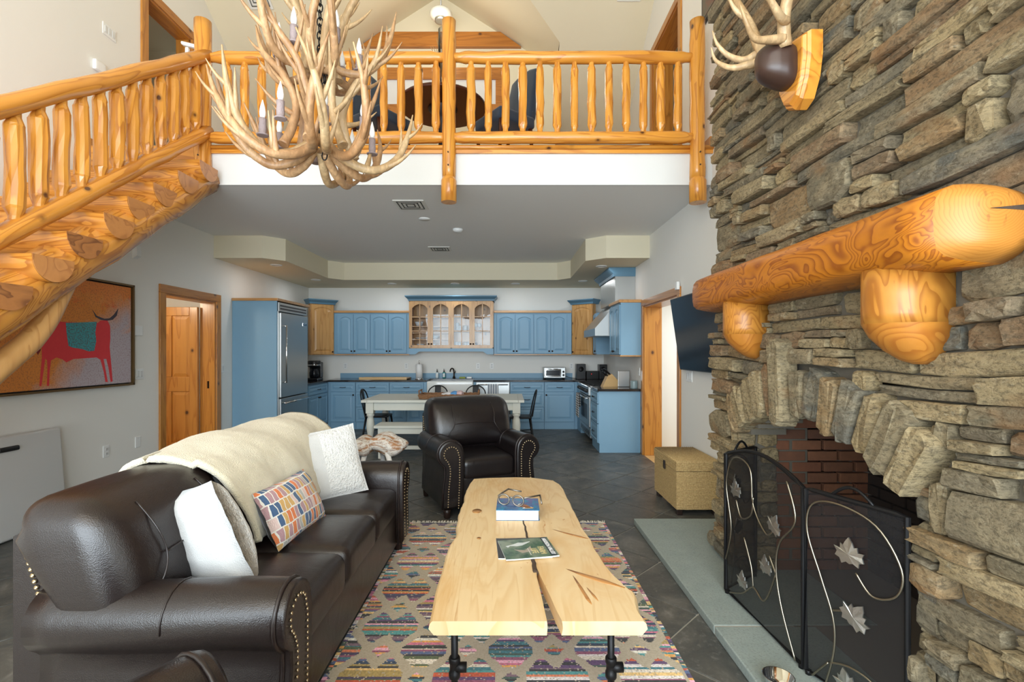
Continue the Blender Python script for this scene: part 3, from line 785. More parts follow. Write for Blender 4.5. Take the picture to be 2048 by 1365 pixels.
# white child gate folded beside the newel
sg=T('child_gate','white plastic child gate standing behind the newel post at the stair head','child gate',(-3.10,4.72,ZF),world=True)
MB().bbox(-3.12,-3.09,4.70,4.73,ZF,4.44,.004).build('gate_post',M['plastic'],sg)
MB().rbox((-3.085,4.715,4.465),(.15,.05,.035),.015,fn=lambda v:(v[0],v[1],v[2]-v[0]*.25)).build('gate_latch',M['plastic'],sg)
tag(MB().rbox((XL+.02,4.80,4.305),(.04,.13,.10),.012).build('gate_bracket',M['plastic']),'small white plastic bracket on the wall just above the stair handrail','bracket')
# ================================================================== MANTEL
mt=T('mantel_shelf','thick rounded honey log mantel with bold grain on two log corbels','mantel',(XS,2.5,1.45),world=True)
mb=MB(); r=.135; mz=1.885; rings=[]
def mprof(y,k,dx=0):   # flattened-front log section
    S_=[(.01,.11),(-.05,.126),(-.10,.131),(-.145,.128),(-.178,.112),(-.198,.086),(-.205,.05),(-.206,.01),(-.204,-.035),(-.196,-.07),(-.172,-.092),(-.12,-.104),(-.06,-.112),(.01,-.116)]
    return [(XS+a*(k if a<0 else 1),y,mz+b*(.30+.70*k)) for a,b in S_]
y0,y1=1.50,3.46
for i in range(15):
    y=y0+(y1-y0)*i/14; rings.append(mprof(y,1+.012*math.sin(i*1.7)))
rings+= [mprof(y1+.05,.90),mprof(y1+.09,.70),mprof(y1+.11,.42)]
MB().loft(rings,0,True).build('mantel_log',M['mantel'],mt)
e=[mprof(y0,1),mprof(y0-.03,.88),mprof(y0-.055,.70),mprof(y0-.07,.48),mprof(y0-.074,.25)]
MB().loft(e,0,True,False,True).build('mantel_end',M['mantelend'],mt)
ck=MB().prism([(XS-.10,mz+.035),(XS+.0,mz+.045),(XS+.0,mz+.028)],1,y0-.075,y0-.04); ck.build('drying_crack',M['pith'],mt)
for cy in (1.80,2.99):
    prof=[]
    rr=.118; D=.215
    for i in range(13):
        a=PI*i/12; prof.append((cy+rr*math.cos(a)*1.02,-(D-.118)*(1 if 0<i<12 else .0)-rr*math.sin(a)))
    def ring(z,ky,kd,f=0): return [(XS+.03+d*kd-f,cy+(y-cy)*ky,z) for y,d in prof]
    mb=MB().loft([ring(1.80,1,1),ring(1.70,1,1),ring(1.64,1,1),ring(1.60,1,1)],0,True,True,True); cb=mb.build('corbel',M['corbel'],mt)
    MB().loft([ring(1.60,1,1),ring(1.55,.92,.86),ring(1.50,.72,.62),ring(1.465,.45,.38),ring(1.45,.2,.2)],0,True,False,True).build('corbel_tip',M['corbeltip'],cb)
# ================================================================== FIRE SCREEN
fs=T('fire_screen','black three-panel mesh fire screen with silver leaves and curling wire vines','fire screen',(1.35,2.55,.05),world=True)
def leafshape(sz):
    P=[(0,-.40),(.16,-.34),(.36,-.46),(.40,-.26),(.60,-.20),(.52,.0),(.62,.18),(.38,.16),(.34,.36),(.22,.32),(.16,.52),(0,.70),(-.14,.50),(-.22,.34),(-.36,.38),(-.36,.16),(-.62,.22),(-.52,.0),(-.60,-.18),(-.40,-.24),(-.34,-.46),(-.14,-.34)]
    return [(a*sz,b*sz) for a,b in P]
def panel(A,B,zt,arch,leaves,vines,handle):
    """A,B: plan ends; screen local u along A->B, v up"""
    A,B=Vector((*A,0)),Vector((*B,0)); d=(B-A); w=d.length; d.normalize(); nrm=Vector((-d.y,d.x,0))
    if nrm.x>0: nrm=-nrm
    def Q(u,v,o=0): return tuple(A+d*u+nrm*o+Vector((0,0,.05+v)))
    top=[(w*i/12,zt+arch*math.sin(PI*i/12)) for i in range(13)]
    out=[(0,.015),(w,.015)]+list(reversed(top))
    fr=MB()
    pts=[Q(*p) for p in out]
    fr.tube(pts,.011,8,closed=True,sm=False)
    for u in (.012,w-.012): fr.tube([Q(u,.0),Q(u,.02)],.014,6)
    p=fr.build('panel_frame',M['blackmetal'],fs)
    m=MB(); n=len(out); m.add([Q(u,v,.0) for u,v in out],[list(range(n))]); m.build('wire_mesh',M['mesh'],p,recalc=False)
    for vn in vines:
        pts=[]
        ctl=[Vector((a*w,b*zt,0)) for a,b in vn]
        for i in range(len(ctl)-1):
            p0=ctl[max(0,i-1)];p1=ctl[i];p2=ctl[i+1];p3=ctl[min(len(ctl)-1,i+2)]
            for j in range(6):
                t=j/6; q=.5*((2*p1)+(-p0+p2)*t+(2*p0-5*p1+4*p2-p3)*t*t+(-p0+3*p1-3*p2+p3)*t**3); pts.append(q)
        pts.append(ctl[-1])
        MB().tube([Q(q.x,q.y,.014) for q in pts],.0048,6).build('wire_vine',M['wirebrass'],p)
    for (a,b,sz,rot) in leaves:
        ca,sa=math.cos(rot),math.sin(rot); mb=MB(); ol=[(ca*x-sa*y+a*w,sa*x+ca*y+b*zt) for x,y in leafshape(sz)]
        vs=[Q(x,y,.020+.002*math.sin(i*2.1)) for i,(x,y) in enumerate(ol)]+[Q(a*w,b*zt,.025)]+[Q(x,y,.014+.002*math.sin(i*2.1)) for i,(x,y) in enumerate(ol)]+[Q(a*w,b*zt,.019)]
        k=len(ol); f=[(i,(i+1)%k,k) for i in range(k)]+[(k+1+i,2*k+1,k+1+(i+1)%k) for i in range(k)]+[(i,k+1+i,k+1+(i+1)%k,(i+1)%k) for i in range(k)]
        mb.add(vs,f); mb.build('leaf',M['silver'],p)
    if handle:
        MB().tube([Q(w*(.28+.44*i/10),zt+.0+.055*math.sin(PI*i/10)) for i in range(11)],.007,6).build('handle',M['blackmetal'],p)
V1=[(.25,.02),(.34,.22),(.33,.38),(.2,.56),(.04,.78),(.10,.93),(.38,.97),(.75,.92),(.97,.76),(.93,.63),(.72,.58),(.56,.66)]
V2=[(.28,.14),(.5,.18),(.75,.16),(.92,.03)]; V3=[(.33,.42),(.5,.46)]; V4=[(.28,.14),(.10,.02)]
panel((1.345,2.19),(1.49,1.81),.83,.0,[(.50,.74,.098,.05),(.55,.44,.098,-.5),(.48,.09,.090,.3)],[V1,V2,V3,V4],True)
panel((1.315,2.92),(1.345,2.21),.83,.075,[(.20,.79,.090,.2),(.72,.70,.090,-.3),(.62,.42,.085,.2),(.3,.2,.085,.1)],
      [[(.95,.02),(.80,.25),(.74,.45),(.78,.62),(.95,.80),(.86,1.0)],[(.74,.42),(.6,.2),(.45,.22),(.30,.12),(.1,.04)],[(.03,.25),(.12,.5),(.04,.8),(.16,1.0),(.40,.98),(.45,.75),(.62,.62),(.72,.68)],[(.20,.72),(.28,.62),(.42,.68),(.45,.8)],[(.45,.22),(.42,.35),(.32,.5)],[(.74,.42),(.66,.5)]],False)
panel((1.315,2.93),(1.60,3.135),.83,.0,[(.42,.75,.090,.2),(.5,.42,.090,.4)],[V1,V2,V3],True)
# ================================================================== SKULL-CAP ANTLER MOUNT on the chimney
def curve(ctl,k=6):
    ctl=[Vector(c) for c in ctl]; pts=[]
    for i in range(len(ctl)-1):
        p0=ctl[max(0,i-1)];p1=ctl[i];p2=ctl[i+1];p3=ctl[min(len(ctl)-1,i+2)]
        for j in range(k):
            t=j/k; pts.append(.5*((2*p1)+(-p0+p2)*t+(2*p0-5*p1+4*p2-p3)*t*t+(-p0+3*p1-3*p2+p3)*t**3))
    pts.append(ctl[-1]); return pts
def horn(mb,ctl,r0,r1=.004,n=9,rg=rl,k=5,pw=.8):
    p=curve(ctl,k); m=len(p); mb.tube(p,[r0+(r1-r0)*(i/(m-1))**(1/pw) for i in range(m)],n,jit=.05,rg=rg)
am=T('antler_mount','elk antlers on a dark leather cap and varnished wooden plaque high on the stone','antler mount',(XS,2.45,2.7),world=True)
py=2.42
sh=[(0,-.19),(.06,-.165),(.105,-.08),(.125,.02),(.125,.13),(.07,.145),(0,.16),(-.07,.145),(-.125,.13),(-.125,.02),(-.105,-.08),(-.06,-.165)]
def shr(x,k): return [(x,py+a*k,2.89+b*k) for a,b in sh]
MB().loft([shr(XS-.03,1),shr(XS-.085,1),shr(XS-.10,.95),shr(XS-.10,.9),shr(XS-.115,.86),shr(XS-.118,.82)],0,False).build('plaque',M['piney'],am)
cap=MB().rbox((XS-.185,py,2.90),(.19,.17,.23),.07,(0,.01,.0),fn=lambda v:(v[0],v[1]*(1-.25*(.5-v[0]/.19)),v[2]*(1-.30*(.5-v[0]/.19)) + (.035*(.5-v[0]/.19))))
cap.build('leather_cap',plain('cap_leather',(.050,.026,.019),.38),am)
for s in (1,-1):
    a=MB(); b=Vector((XS-.19,py+s*.07,3.0)) ; D=(0,s,0)
    def q(x,y,z): return (b.x+x*.62,b.y+s*y,b.z+z)
    horn(a,[q(.02,0,-.03),q(-.03,.05,.10),q(-.03,.16,.30),q(-.12,.26,.55),q(-.30,.30,.85)],.030,.012,10)
    horn(a,[q(-.01,.02,.0),q(-.12,.03,-.015),q(-.26,.05,-.02),q(-.36,.090,.04),q(-.40,.090,.11)],.024,.003,9)
    horn(a,[q(-.02,.05,.06),q(-.11,.10,.05),q(-.22,.14,.10),q(-.31,.15,.17),q(-.35,.15,.24)],.022,.003,9)
    horn(a,[q(-.03,.17,.32),q(-.14,.16,.36),q(-.24,.15,.46)],.020,.003,8)
    horn(a,[q(-.12,.26,.55),q(-.22,.20,.62),q(-.30,.18,.75)],.018,.003,8)
    a.build('antler',M['antler2'],am)
# ================================================================== KITCHEN
YC=9.28
def outline(x0,x1,z0,z1,off,arch,n=9):
    """door outline inset by off; arch = rise of a curved top (0 = straight), always n+3 points"""
    a,b,c,d=x0+off,x1-off,z0+off,z1-off; pts=[(a,c),(b,c)]
    if arch: 
        w=b-a; sh=arch
        pts.append((b,d-sh)); 
        for i in range(1,n): t=i/n; pts.append((b-w*t,d-sh+sh*math.sin(PI*min(1,max(0,(t-.0)/1.0)))**.75))
        pts.append((a,d-sh))
    else:
        pts.append((b,d)); 
        for i in range(1,n): pts.append((b-(b-a)*i/n,d))
        pts.append((a,d))
    return pts
def pdoor(x0,x1,z0,z1,arch=0,fr=.055,y=0,th=.02):
    def ring(off,yy,ar): return [(x,yy,z) for x,z in outline(x0,x1,z0,z1,off,ar)]
    mb=MB(); f=y-th
    mb.loft([ring(0,y,0),ring(0,f+.003,0),ring(.004,f,0),ring(fr,f,arch),ring(fr+.006,f+.009,arch),ring(fr+.014,f+.009,arch),ring(fr+.042,f+.001,arch),ring(fr+.046,f+.0,arch)],0,False,True,True)
    return mb
def knob(x,z,y): return MB().lathe([(.006,0),(.006,.014),(.015,.018),(.017,.026),(.010,.033),(.0,.034)],n=12,M=Matrix.Translation((x,y,z))@Matrix.Rotation(R(90),4,'X'))
def pull(x,z,y,w=.10):
    return MB().tube([(x-w/2,y,z),(x-w/2+.008,y-.022,z),(x-w/4,y-.028,z-.002),(x,y-.030,z-.003),(x+w/4,y-.028,z-.002),(x+w/2-.008,y-.022,z),(x+w/2,y,z)],.0052,8)
def cab(name,label,loc,rz_,w,dep,z0,z1,fronts,mat='blue',group=None,toe=True,trim=None,cat='cabinet'):
    c=T(name,label,cat,loc,rz_,group); m=M[mat]
    b=MB(); b.box(0,w,0,dep,z0,z1); 
    b.build('body',m,c)
    if toe: MB().box(0,w,.012,dep,0,z0).build('plinth',m,c)
    for fr in fronts:
        kind,x0,x1,a,bz=fr[:5]; hw=fr[5] if len(fr)>5 else None; arch=fr[6] if len(fr)>6 else 0
        d=pdoor(x0,x1,a,bz,arch,.05 if kind=='door' else .035).build(kind,m,c)
        if hw=='pull': pull((x0+x1)/2,(a+bz)/2,-.02,min(.115,(x1-x0)*.4)).build('pull',M['bronze'],d)
        elif hw: 
            kx={'l':x0+.028,'r':x1-.028}[hw[0]]; kz=bz-.05 if hw[1]=='t' else a+.045
            knob(kx,kz,-.02).build('knob',M['bronze'],d)
    return c
H0,H1=.135,.905
def three(w): g=.006; return [('drawer',g,w-g,.72,.885,'pull'),('drawer',g,w-g,.43,.708,'pull'),('drawer',g,w-g,.145,.418,'pull')]
def onedoor(w,k): g=.006; return [('drawer',g,w-g,.72,.885,'pull'),('door',g,w-g,.145,.708,k)]
def twodoor(w): g=.006; return [('drawer',g,w-g,.72,.885,'pull'),('door',g,w/2-.003,.145,.708,'rt'),('door',w/2+.003,w-g,.145,.708,'lt')]
D=.6
MB_=[('blue base cabinet with one drawer over one door, left end of back run',-3.38,.48,onedoor(.48,'rt')),
     ('blue base cabinet of three drawers below the wooden board',-2.895,.64,three(.64)),
     ('blue base cabinet with drawer and two doors just left of the white sink',-2.25,.65,twodoor(.65)),
     ('blue base cabinet of three drawers just right of the dishwasher',.05,.65,three(.65)),
     ('blue base cabinet with drawer over a door below the toaster oven',.705,.575,onedoor(.575,'lt'))]
for lb,x,w,fr in MB_: cab('base_cabinet',lb,(x,YC,0),0,w,D,H0,H1,fr,group='blue base cabinets')
for lb,x,w in (('narrow blue filler panel in the left back corner of the kitchen',-3.435,.053),('narrow blue filler panel left of the white apron sink',-1.598,.055),('narrow blue filler panel between the sink and the dishwasher',-.648,.045),('narrow blue filler panel in the corner beside the range',1.283,.055)):
    f=T('filler_panel',lb,'panel',(x,YC,0)); MB().box(0,w,0,D,H0,H1).build('panel_board',M['blue'],f); MB().box(0,w,.012,D,0,H0).build('plinth',M['blue'],f)
f=cab('sink_cabinet','blue cabinet with two low doors under the white apron sink',(-1.54,YC,0),0,.89,D,H0,.66,[('door',.006,.442,.145,.64,'rt'),('door',.448,.884,.145,.64,'lt')])
# apron sink
sk=T('apron_sink','glossy white apron-front farmhouse sink set into the dark worktop','sink',(-1.54,YC,.66))
MB().rbox((.445,.20,.128),(.885,.47,.254),.02).build('sink_body',M['sinkw'],sk)
# dishwasher
dw=T('dishwasher','stainless dishwasher with a bar handle right of the sink','dishwasher',(-.60,YC,0))
MB().box(0,.64,0,D,.10,.90).build('body',M['steeldk'],dw); MB().bbox(.004,.636,-.025,0,.13,.895,.006).build('door',M['steel'],dw)
MB().tube([(.03,-.06,.855),(.61,-.06,.855)],.011,10).build('bar_handle',M['chrome'],dw)
for x in (.05,.59): MB().tube([(x,-.02,.855),(x,-.06,.855)],.009,8).build('handle_post',M['chrome'],dw)
def towel(name,label,lab2,loc,rz_,w,drop,pat,rod=.014,back=.55):
    t=MB(); nx=22; prof=[]
    for k in range(13): prof.append((-rod,-drop+drop*k/12))
    for k in range(1,6): a=PI-PI*k/6; prof.append((rod*math.cos(a),rod*math.sin(a)))
    for k in range(1,9): prof.append((rod,-drop*back*k/8))
    th=.004; vs=[];fs=[]
    for i in range(nx+1):
        x=-w/2+w*i/nx
        for k,(y,z) in enumerate(prof):
            wv=.007*math.sin(i*1.25+.3)*min(1,abs(z)/.12); vs.append((x*(1-.03*abs(z)/drop),y-wv*(1 if y<0 else -1)-(abs(wv)*.3),z))
    m=len(prof)
    for i in range(nx):
        for k in range(m-1): fs.append((i*m+k,(i+1)*m+k,(i+1)*m+k+1,i*m+k+1))
    t.add(vs,fs,0,True); o=t.build(name,pat,None,origin=(0,0,0)); o.location=loc; o.rotation_euler=(0,0,rz_)
    s=o.modifiers.new('thickness','SOLIDIFY'); s.thickness=th; tag(o,label,lab2); return o
def stripes(name,a,b,n,ax='X',chk=False):
    m=N(name); tc=m.new('ShaderNodeTexCoord'); sp=m.new('ShaderNodeSeparateXYZ'); m.L(tc.outputs['Object'],sp.inputs[0])
    w=m.math('GREATER_THAN',m.math('FRACT',m.math('MULTIPLY',sp.outputs[ax],n)),.5); c=m.mix(w,a,b)
    if chk:
        w2=m.math('GREATER_THAN',m.math('FRACT',m.math('MULTIPLY',sp.outputs['Z'],n)),.5); c=m.mix(m.math('MULTIPLY',m.math('ADD',w,w2),.5),a,b)
    m.set(col=c,rough=.95); return m.mat
towel('dish_towel','grey and white striped towel hanging on the dishwasher handle','towel',(-.275,YC-.06,.855),0,.20,.42,stripes('grey_towel_stripe',(.24,.29,.35),(.72,.74,.75),22))
# worktops, splash boards
wt=MB(); wt.bbox(-3.47,-1.55,YC-.03,YB-.002,.905,.94,.006); wt.bbox(-.655,1.33,YC-.03,YB-.002,.905,.94,.006); wt.bbox(-1.55,-.655,YC+.44,YB-.002,.905,.94,.004)
tag(wt.build('worktop',M['granite']),'dark polished granite worktop along the back wall of the kitchen','worktop')
tag(MB().bbox(-3.40,1.32,YB-.02,YB-.001,.94,1.045,.003).build('splashboard',M['blue']),'low blue splashboard along the back of the granite worktop','splashboard')
# left run: fridge bay and short base run
XF=-3.41
fp=T('fridge_panel','tall plain blue end panel enclosing the refrigerator','panel',(XL+.006,7.14,0))
MB().box(.0,.655,0,.02,0,2.235).build('panel_board',M['blue'],fp); 
MB().bbox(.0,.675,-.018,1.14,2.235,2.275,.006).build('top_trim',M['alderx'],fp)
fg=T('refrigerator','stainless built-in refrigerator with a long bar handle beside the blue panel','refrigerator',(XF,7.18,0),R(90))
MB().box(0,1.02,.03,.62,.02,2.23).build('body',M['steeldk'],fg)
MB().bbox(.0,.035,-.02,.03,.02,2.10,.004).build('side_post',M['steel'],fg)
dr=MB().bbox(.04,1.01,-.045,.03,.80,2.07,.008).build('upper_door',M['steel'],fg)
fd=MB().bbox(.04,1.01,-.045,.03,.10,.785,.008).build('freezer_drawer',M['steel'],fg)
gr=MB().bbox(.0,1.01,-.03,.03,2.085,2.22,.004).build('top_grille',M['steel'],fg)
for k in range(2): MB().box(.05,.97,-.034,-.029,2.115+k*.045,2.14+k*.045).build('grille_slot',M['black'],gr)
h=MB(); h.tube([(.10,-.10,1.02),(.10,-.10,1.88)],.012,10); 
h.build('bar_handle',M['chrome'],dr)
for z in (1.03,1.87): MB().tube([(.10,-.045,z),(.10,-.10,z)],.011,8).build('handle_post',M['chrome'],dr)
MB().tube([(.08,-.10,.72),(.97,-.10,.72)],.012,10).build('bar_handle',M['chrome'],fd)
for x in (.09,.96): MB().tube([(x,-.045,.72),(x,-.10,.72)],.011,8).build('handle_post',M['chrome'],fd)
bd=MB().bbox(.80,.95,-.05,-.044,1.905,1.955,.002).build('badge_plate',M['chrome'],dr); MB().box(.812,.945,-.0525,-.0495,1.913,1.947).build('badge_inset',plain('badge_navy',(.01,.02,.06),.3),bd)
def text(s,name,size,mat,parent,loc,rot,align='CENTER',bold=0,ext=.0006,sx=1):
    c=bpy.data.curves.new(name,'FONT'); c.body=s; c.size=size; c.align_x=align; c.align_y='CENTER'; c.extrude=ext; c.offset=bold
    o=bpy.data.objects.new(name,c); COL.objects.link(o); c.materials.append(mat); o.parent=parent; o.location=loc; o.rotation_euler=rot; o.scale=(sx,1,1); return o
def textm(*a,**k):
    o=text(*a,**k); dg=bpy.context.evaluated_depsgraph_get(); me=bpy.data.meshes.new_from_object(o.evaluated_get(dg)); me.name=o.name
    q=bpy.data.objects.new(o.name,me); COL.objects.link(q); q.parent=o.parent; q.location=o.location; q.rotation_euler=o.rotation_euler; q.scale=o.scale; bpy.data.objects.remove(o); q['kind']='stuff'; return q
textm('VIKING','lettering',.026,M['chrome'],bd,(.878,-.053,1.930),(R(90),0,0),bold=.0006)
lb=cab('base_cabinet','blue base cabinet with drawer and two doors between refrigerator and corner',(XF-.02,8.24,0),R(90),1.02,.6,H0,H1,[('drawer',.10,.98,.72,.885,'pull'),('door',.10,.535,.145,.708,'rt'),('door',.545,.98,.145,.708,'lt')],group='blue base cabinets')
tag(MB().bbox(XL+.002,-3.40,8.23,YC-.03,.905,.94,.004).build('worktop',M['granite']),'short dark granite worktop between refrigerator and kitchen corner','worktop')
# upper cabinets on the back wall
YU=9.57
def upper(lb,x0,x1,z0,z1,doors,mat,grp,yu=YU):
    w=x1-x0; k=len(doors); fr=[]
    for i,(a,b) in enumerate(doors): fr.append(('door',a-x0,b-x0,z0+.012,z1-.03,('rb' if i%2==0 else 'lb'),.045))
    return cab('wall_cabinet',lb,(x0,yu,0),0,w,YB-yu-.002,z0,z1,fr,mat,grp,False)
px=lambda p:(p-1015)/101.8
cA=upper('blue wall cabinet with four arched doors left of the glass cabinet',px(665.5),px(819),1.435,2.245,[(px(674),px(706.3)),(px(706.8),px(740)),(px(741),px(776.6)),(px(777.2),px(813))],'blue','arched blue wall cabinets')
cB=upper('blue wall cabinet with four arched doors right of the glass cabinet',px(987.5),px(1143),1.435,2.245,[(px(993.5),px(1030)),(px(1030.6),px(1067)),(px(1068.2),px(1101)),(px(1101.6),px(1134))],'blue','arched blue wall cabinets')
for c,x0,x1 in ((cA,px(665.5),px(819)),(cB,px(987.5),px(1143))):
    MB().bbox(0,x1-x0,-.03,.05,2.245,2.29,.008).build('top_trim',M['alderx'],c); MB().bbox(0,x1-x0,-.012,.05,1.415,1.435,.004).build('bottom_trim',M['alderx'],c)
# glass-fronted cabinet
YG=9.50; gx0,gx1=px(820)-.01,px(987); gz0,gz1=1.545,2.475
gc=T('glass_cabinet','natural knotty wood wall cabinet with four arched glass doors and blue crown','cabinet',(gx0,YG,0)); gw_=gx1-gx0
b=MB(); b.box(0,.02,0,.398,gz0,gz1); b.box(gw_-.02,gw_,0,.398,gz0,gz1); b.box(gw_/2-.015,gw_/2+.015,0,.398,gz0,gz1); b.box(0,gw_,0,.398,gz0,gz0+.02); b.box(0,gw_,0,.398,gz1-.02,gz1); b.box(0,gw_,.39,.398,gz0,gz1)
b.build('body',M['alder'],gc)
SH=[gz0+.02,gz0+.30,gz0+.58]
for z in (gz0+.165,gz0+.295,gz0+.42,gz0+.60): MB().box(.02,gw_/2-.015,.02,.39,z,z+.018).build('shelf',M['alderx'],gc)
for z in (gz0+.33,gz0+.61): MB().box(gw_/2+.015,gw_-.02,.02,.39,z,z+.018).build('shelf',M['alderx'],gc)
MB().loft([[(-.01,-.03,gz1),(gw_+.01,-.03,gz1),(gw_+.01,.398,gz1),(-.01,.398,gz1)],[(-.02,-.035,gz1+.03),(gw_+.02,-.035,gz1+.03),(gw_+.02,.398,gz1+.03),(-.02,.398,gz1+.03)],[(-.07,-.085,gz1+.08),(gw_+.07,-.085,gz1+.08),(gw_+.07,.398,gz1+.08),(-.07,.398,gz1+.08)],[(-.07,-.085,gz1+.10),(gw_+.07,-.085,gz1+.10),(gw_+.07,.398,gz1+.10),(-.07,.398,gz1+.10)]]).build('crown',M['bluedk'],gc)
vl=[(0,gz0),(gw_,gz0),(gw_,gz0-.115),(gw_-.13,gz0-.115),(gw_-.16,gz0-.09),(gw_-.20,gz0-.06),(.20,gz0-.06),(.16,gz0-.09),(.13,gz0-.115),(0,gz0-.115)]
MB().prism(vl,1,-.02,0).build('valance',M['blue'],gc)
dwid=(gw_-.03)/4
for k in range(4):
    x0=.012+k*(dwid+.002); x1=x0+dwid; z0,z1=gz0+.012,gz1-.012; fr=.052
    mb=MB(); mb.loft([[(x,0,z) for x,z in outline(x0,x1,z0,z1,0,0)],[(x,-.022,z) for x,z in outline(x0,x1,z0,z1,0,0)],[(x,-.022,z) for x,z in outline(x0,x1,z0,z1,fr,.085)],[(x,0,z) for x,z in outline(x0,x1,z0,z1,fr,.085)]],0,False,False,False)
    d=mb.build('door',M['alder'],gc)
    xm=(x0+x1)/2; zb,zt=z0+fr,z1-fr; h1=zb+(zt-zb)*.345; h2=zb+(zt-zb)*.69
    mu=MB(); mu.box(xm-.008,xm+.008,-.020,-.004,zb,zt); mu.box(x0+fr,x1-fr,-.020,-.004,h1-.008,h1+.008); mu.box(x0+fr,x1-fr,-.020,-.004,h2-.008,h2+.008); mu.build('muntins',M['alder'],d)
    for (a,bb) in ((x0+fr-.005,xm),(xm,x1-fr+.005)):
        for (c,dd) in ((zb-.005,h1),(h1,h2),(h2,zt+.003)):
            p=MB(); 
            if dd>zt: 
                hi=zt-.0; lo=zt-.075; L=[(a,c),(bb,c),(bb,hi if a<xm-.01 and bb==xm else lo),(a,lo if a<xm-.01 and bb==xm else hi)]
                p.prism(L,1,-.012,-.009)
            else: p.box(a,bb,-.012,-.009,c,dd)
            p.build('pane',M['glass'],d)
    knob(x1-.026 if k%2==0 else x0+.026,z0+.075,-.022).build('knob',M['bronze'],d)
# things on the glass cabinet's shelves
def lat(name,label,cat,prof,mat,loc,grp=None,n=16):
    o=MB().lathe(prof,n=n).build(name,mat,None,origin=(0,0,0)); o.location=loc; return tag(o,label,cat,grp)
tumb=[(.028,0),(.034,.0),(.038,.11),(.035,.11),(.030,.008),(0,.008)]; bowl=[(.03,0),(.05,.005),(.085,.07),(.082,.07),(.045,.012),(0,.012)]
plate=[(.05,0),(.12,.015),(.12,.02),(.05,.006),(0,.006)]
M['glassware']=plain('glassware',(.62,.66,.68),.08,coat=.5)
M['china']=plain('white_china',(.80,.82,.83),.2)
gl=lambda x,y,z:(gx0+x,YG+y,z)
zR=[gz0+.02,gz0+.348,gz0+.628]; h4=gw_/2
for x,lb,p in ((.10,'tallest clear glass on the middle shelf behind the third glass door',[(r*.9,z*1.5) for r,z in tumb]),(.155,'short clear glass beside the tallest one behind the third glass door',tumb),(.26,'short clear glass at the right of the middle shelf, third glass door',tumb)):
    lat('tumbler',lb,'glass',p,M['glassware'],gl(h4+x,.20,zR[1]),'glassware behind the glass doors')
for x,lb in ((.40,'stemmed glass on the middle shelf, left of three behind the rightmost glass door'),(.47,'stemmed glass on the middle shelf, centre of three behind the rightmost glass door'),(.54,'stemmed glass on the middle shelf, right of three behind the rightmost glass door')):
    lat('wine_glass',lb,'glass',[(.03,0),(.004,.006),(.004,.07),(.034,.10),(.034,.15),(.030,.15),(0,.08)],M['glassware'],gl(h4+x,.18,zR[1]),'stemware behind the glass doors')
for x,lb in ((.09,'first clear glass from the left on the bottom shelf, third glass door'),(.15,'second clear glass from the left on the bottom shelf, third glass door'),(.27,'third clear glass from the left on the bottom shelf, third glass door'),(.33,'last clear glass at the right of the bottom shelf, third glass door')):
    lat('tumbler',lb,'glass',tumb,M['glassware'],gl(h4+x,.16,zR[0]),'glassware on the bottom shelf')
lat('pepper_mill','small dark pepper mill on the bottom shelf of the glass cabinet','pepper mill',[(.022,0),(.024,.02),(.014,.05),(.020,.09),(.012,.10),(0,.105)],M['mahog'],gl(h4+.48,.16,zR[0]))
zL=[gz0+.02,gz0+.183,gz0+.313,gz0+.438,gz0+.618]
lat('mixing_bowl','white bowl on the upper middle shelf behind the leftmost glass door','bowl',[(r*1.1,z*1.3) for r,z in bowl],M['china'],gl(.17,.17,zL[3]))
lat('plate','white plate stack seen behind the leftmost glass door','plate stack',[(r,z*1.6+0) for r,z in plate],M['china'],gl(.21,.18,zL[1]))
lat('serving_bowl','wide grey bowl on the middle shelf behind the second glass door','bowl',[(r*1.25,z) for r,z in bowl],M['glassware'],gl(.46,.18,zL[1]))
for i,x in enumerate((.20,.42)): lat('bowl_stack',('white bowls on the bottom shelf behind the leftmost glass door','white bowls on the bottom shelf behind the second glass door')[i],'bowl',bowl,M['china'],gl(x,.15,zL[0]))
# corner cabinets set diagonally
def corner(name,lb,P,Q,z0,z1,mat,kn):
    P,Q=Vector((*P,0)),Vector((*Q,0)); d=Q-P; w=d.length; a=math.atan2(d.y,d.x)
    c=cab(name,lb,(P.x,P.y,0),a,w,.12,z0,z1,[('door',.012,w-.012,z0+.012,z1-.012,kn,.045)],mat,None,False)
    MB().loft([[(-.02,-.02,z1),(w+.02,-.02,z1),(w+.02,.2,z1),(-.02,.2,z1)],[(-.03,-.03,z1+.03),(w+.03,-.03,z1+.03),(w+.03,.2,z1+.03),(-.03,.2,z1+.03)],[(-.06,-.08,z1+.075),(w+.06,-.08,z1+.075),(w+.06,.2,z1+.075),(-.06,.2,z1+.075)],[(-.06,-.08,z1+.09),(w+.06,-.08,z1+.09),(w+.06,.2,z1+.09),(-.06,.2,z1+.09)]]).build('crown',M['bluedk'],c)
    return c
corner('corner_cabinet','knotty wood corner wall cabinet with arched door beside the refrigerator',(-3.75,9.25),(-3.41,9.545),1.42,2.40,'alder','rb')
c=corner('corner_cabinet','knotty wood corner wall cabinet with arched door beside the range hood',(1.27,9.56),(1.62,9.26),1.42,2.40,'alder','lb')
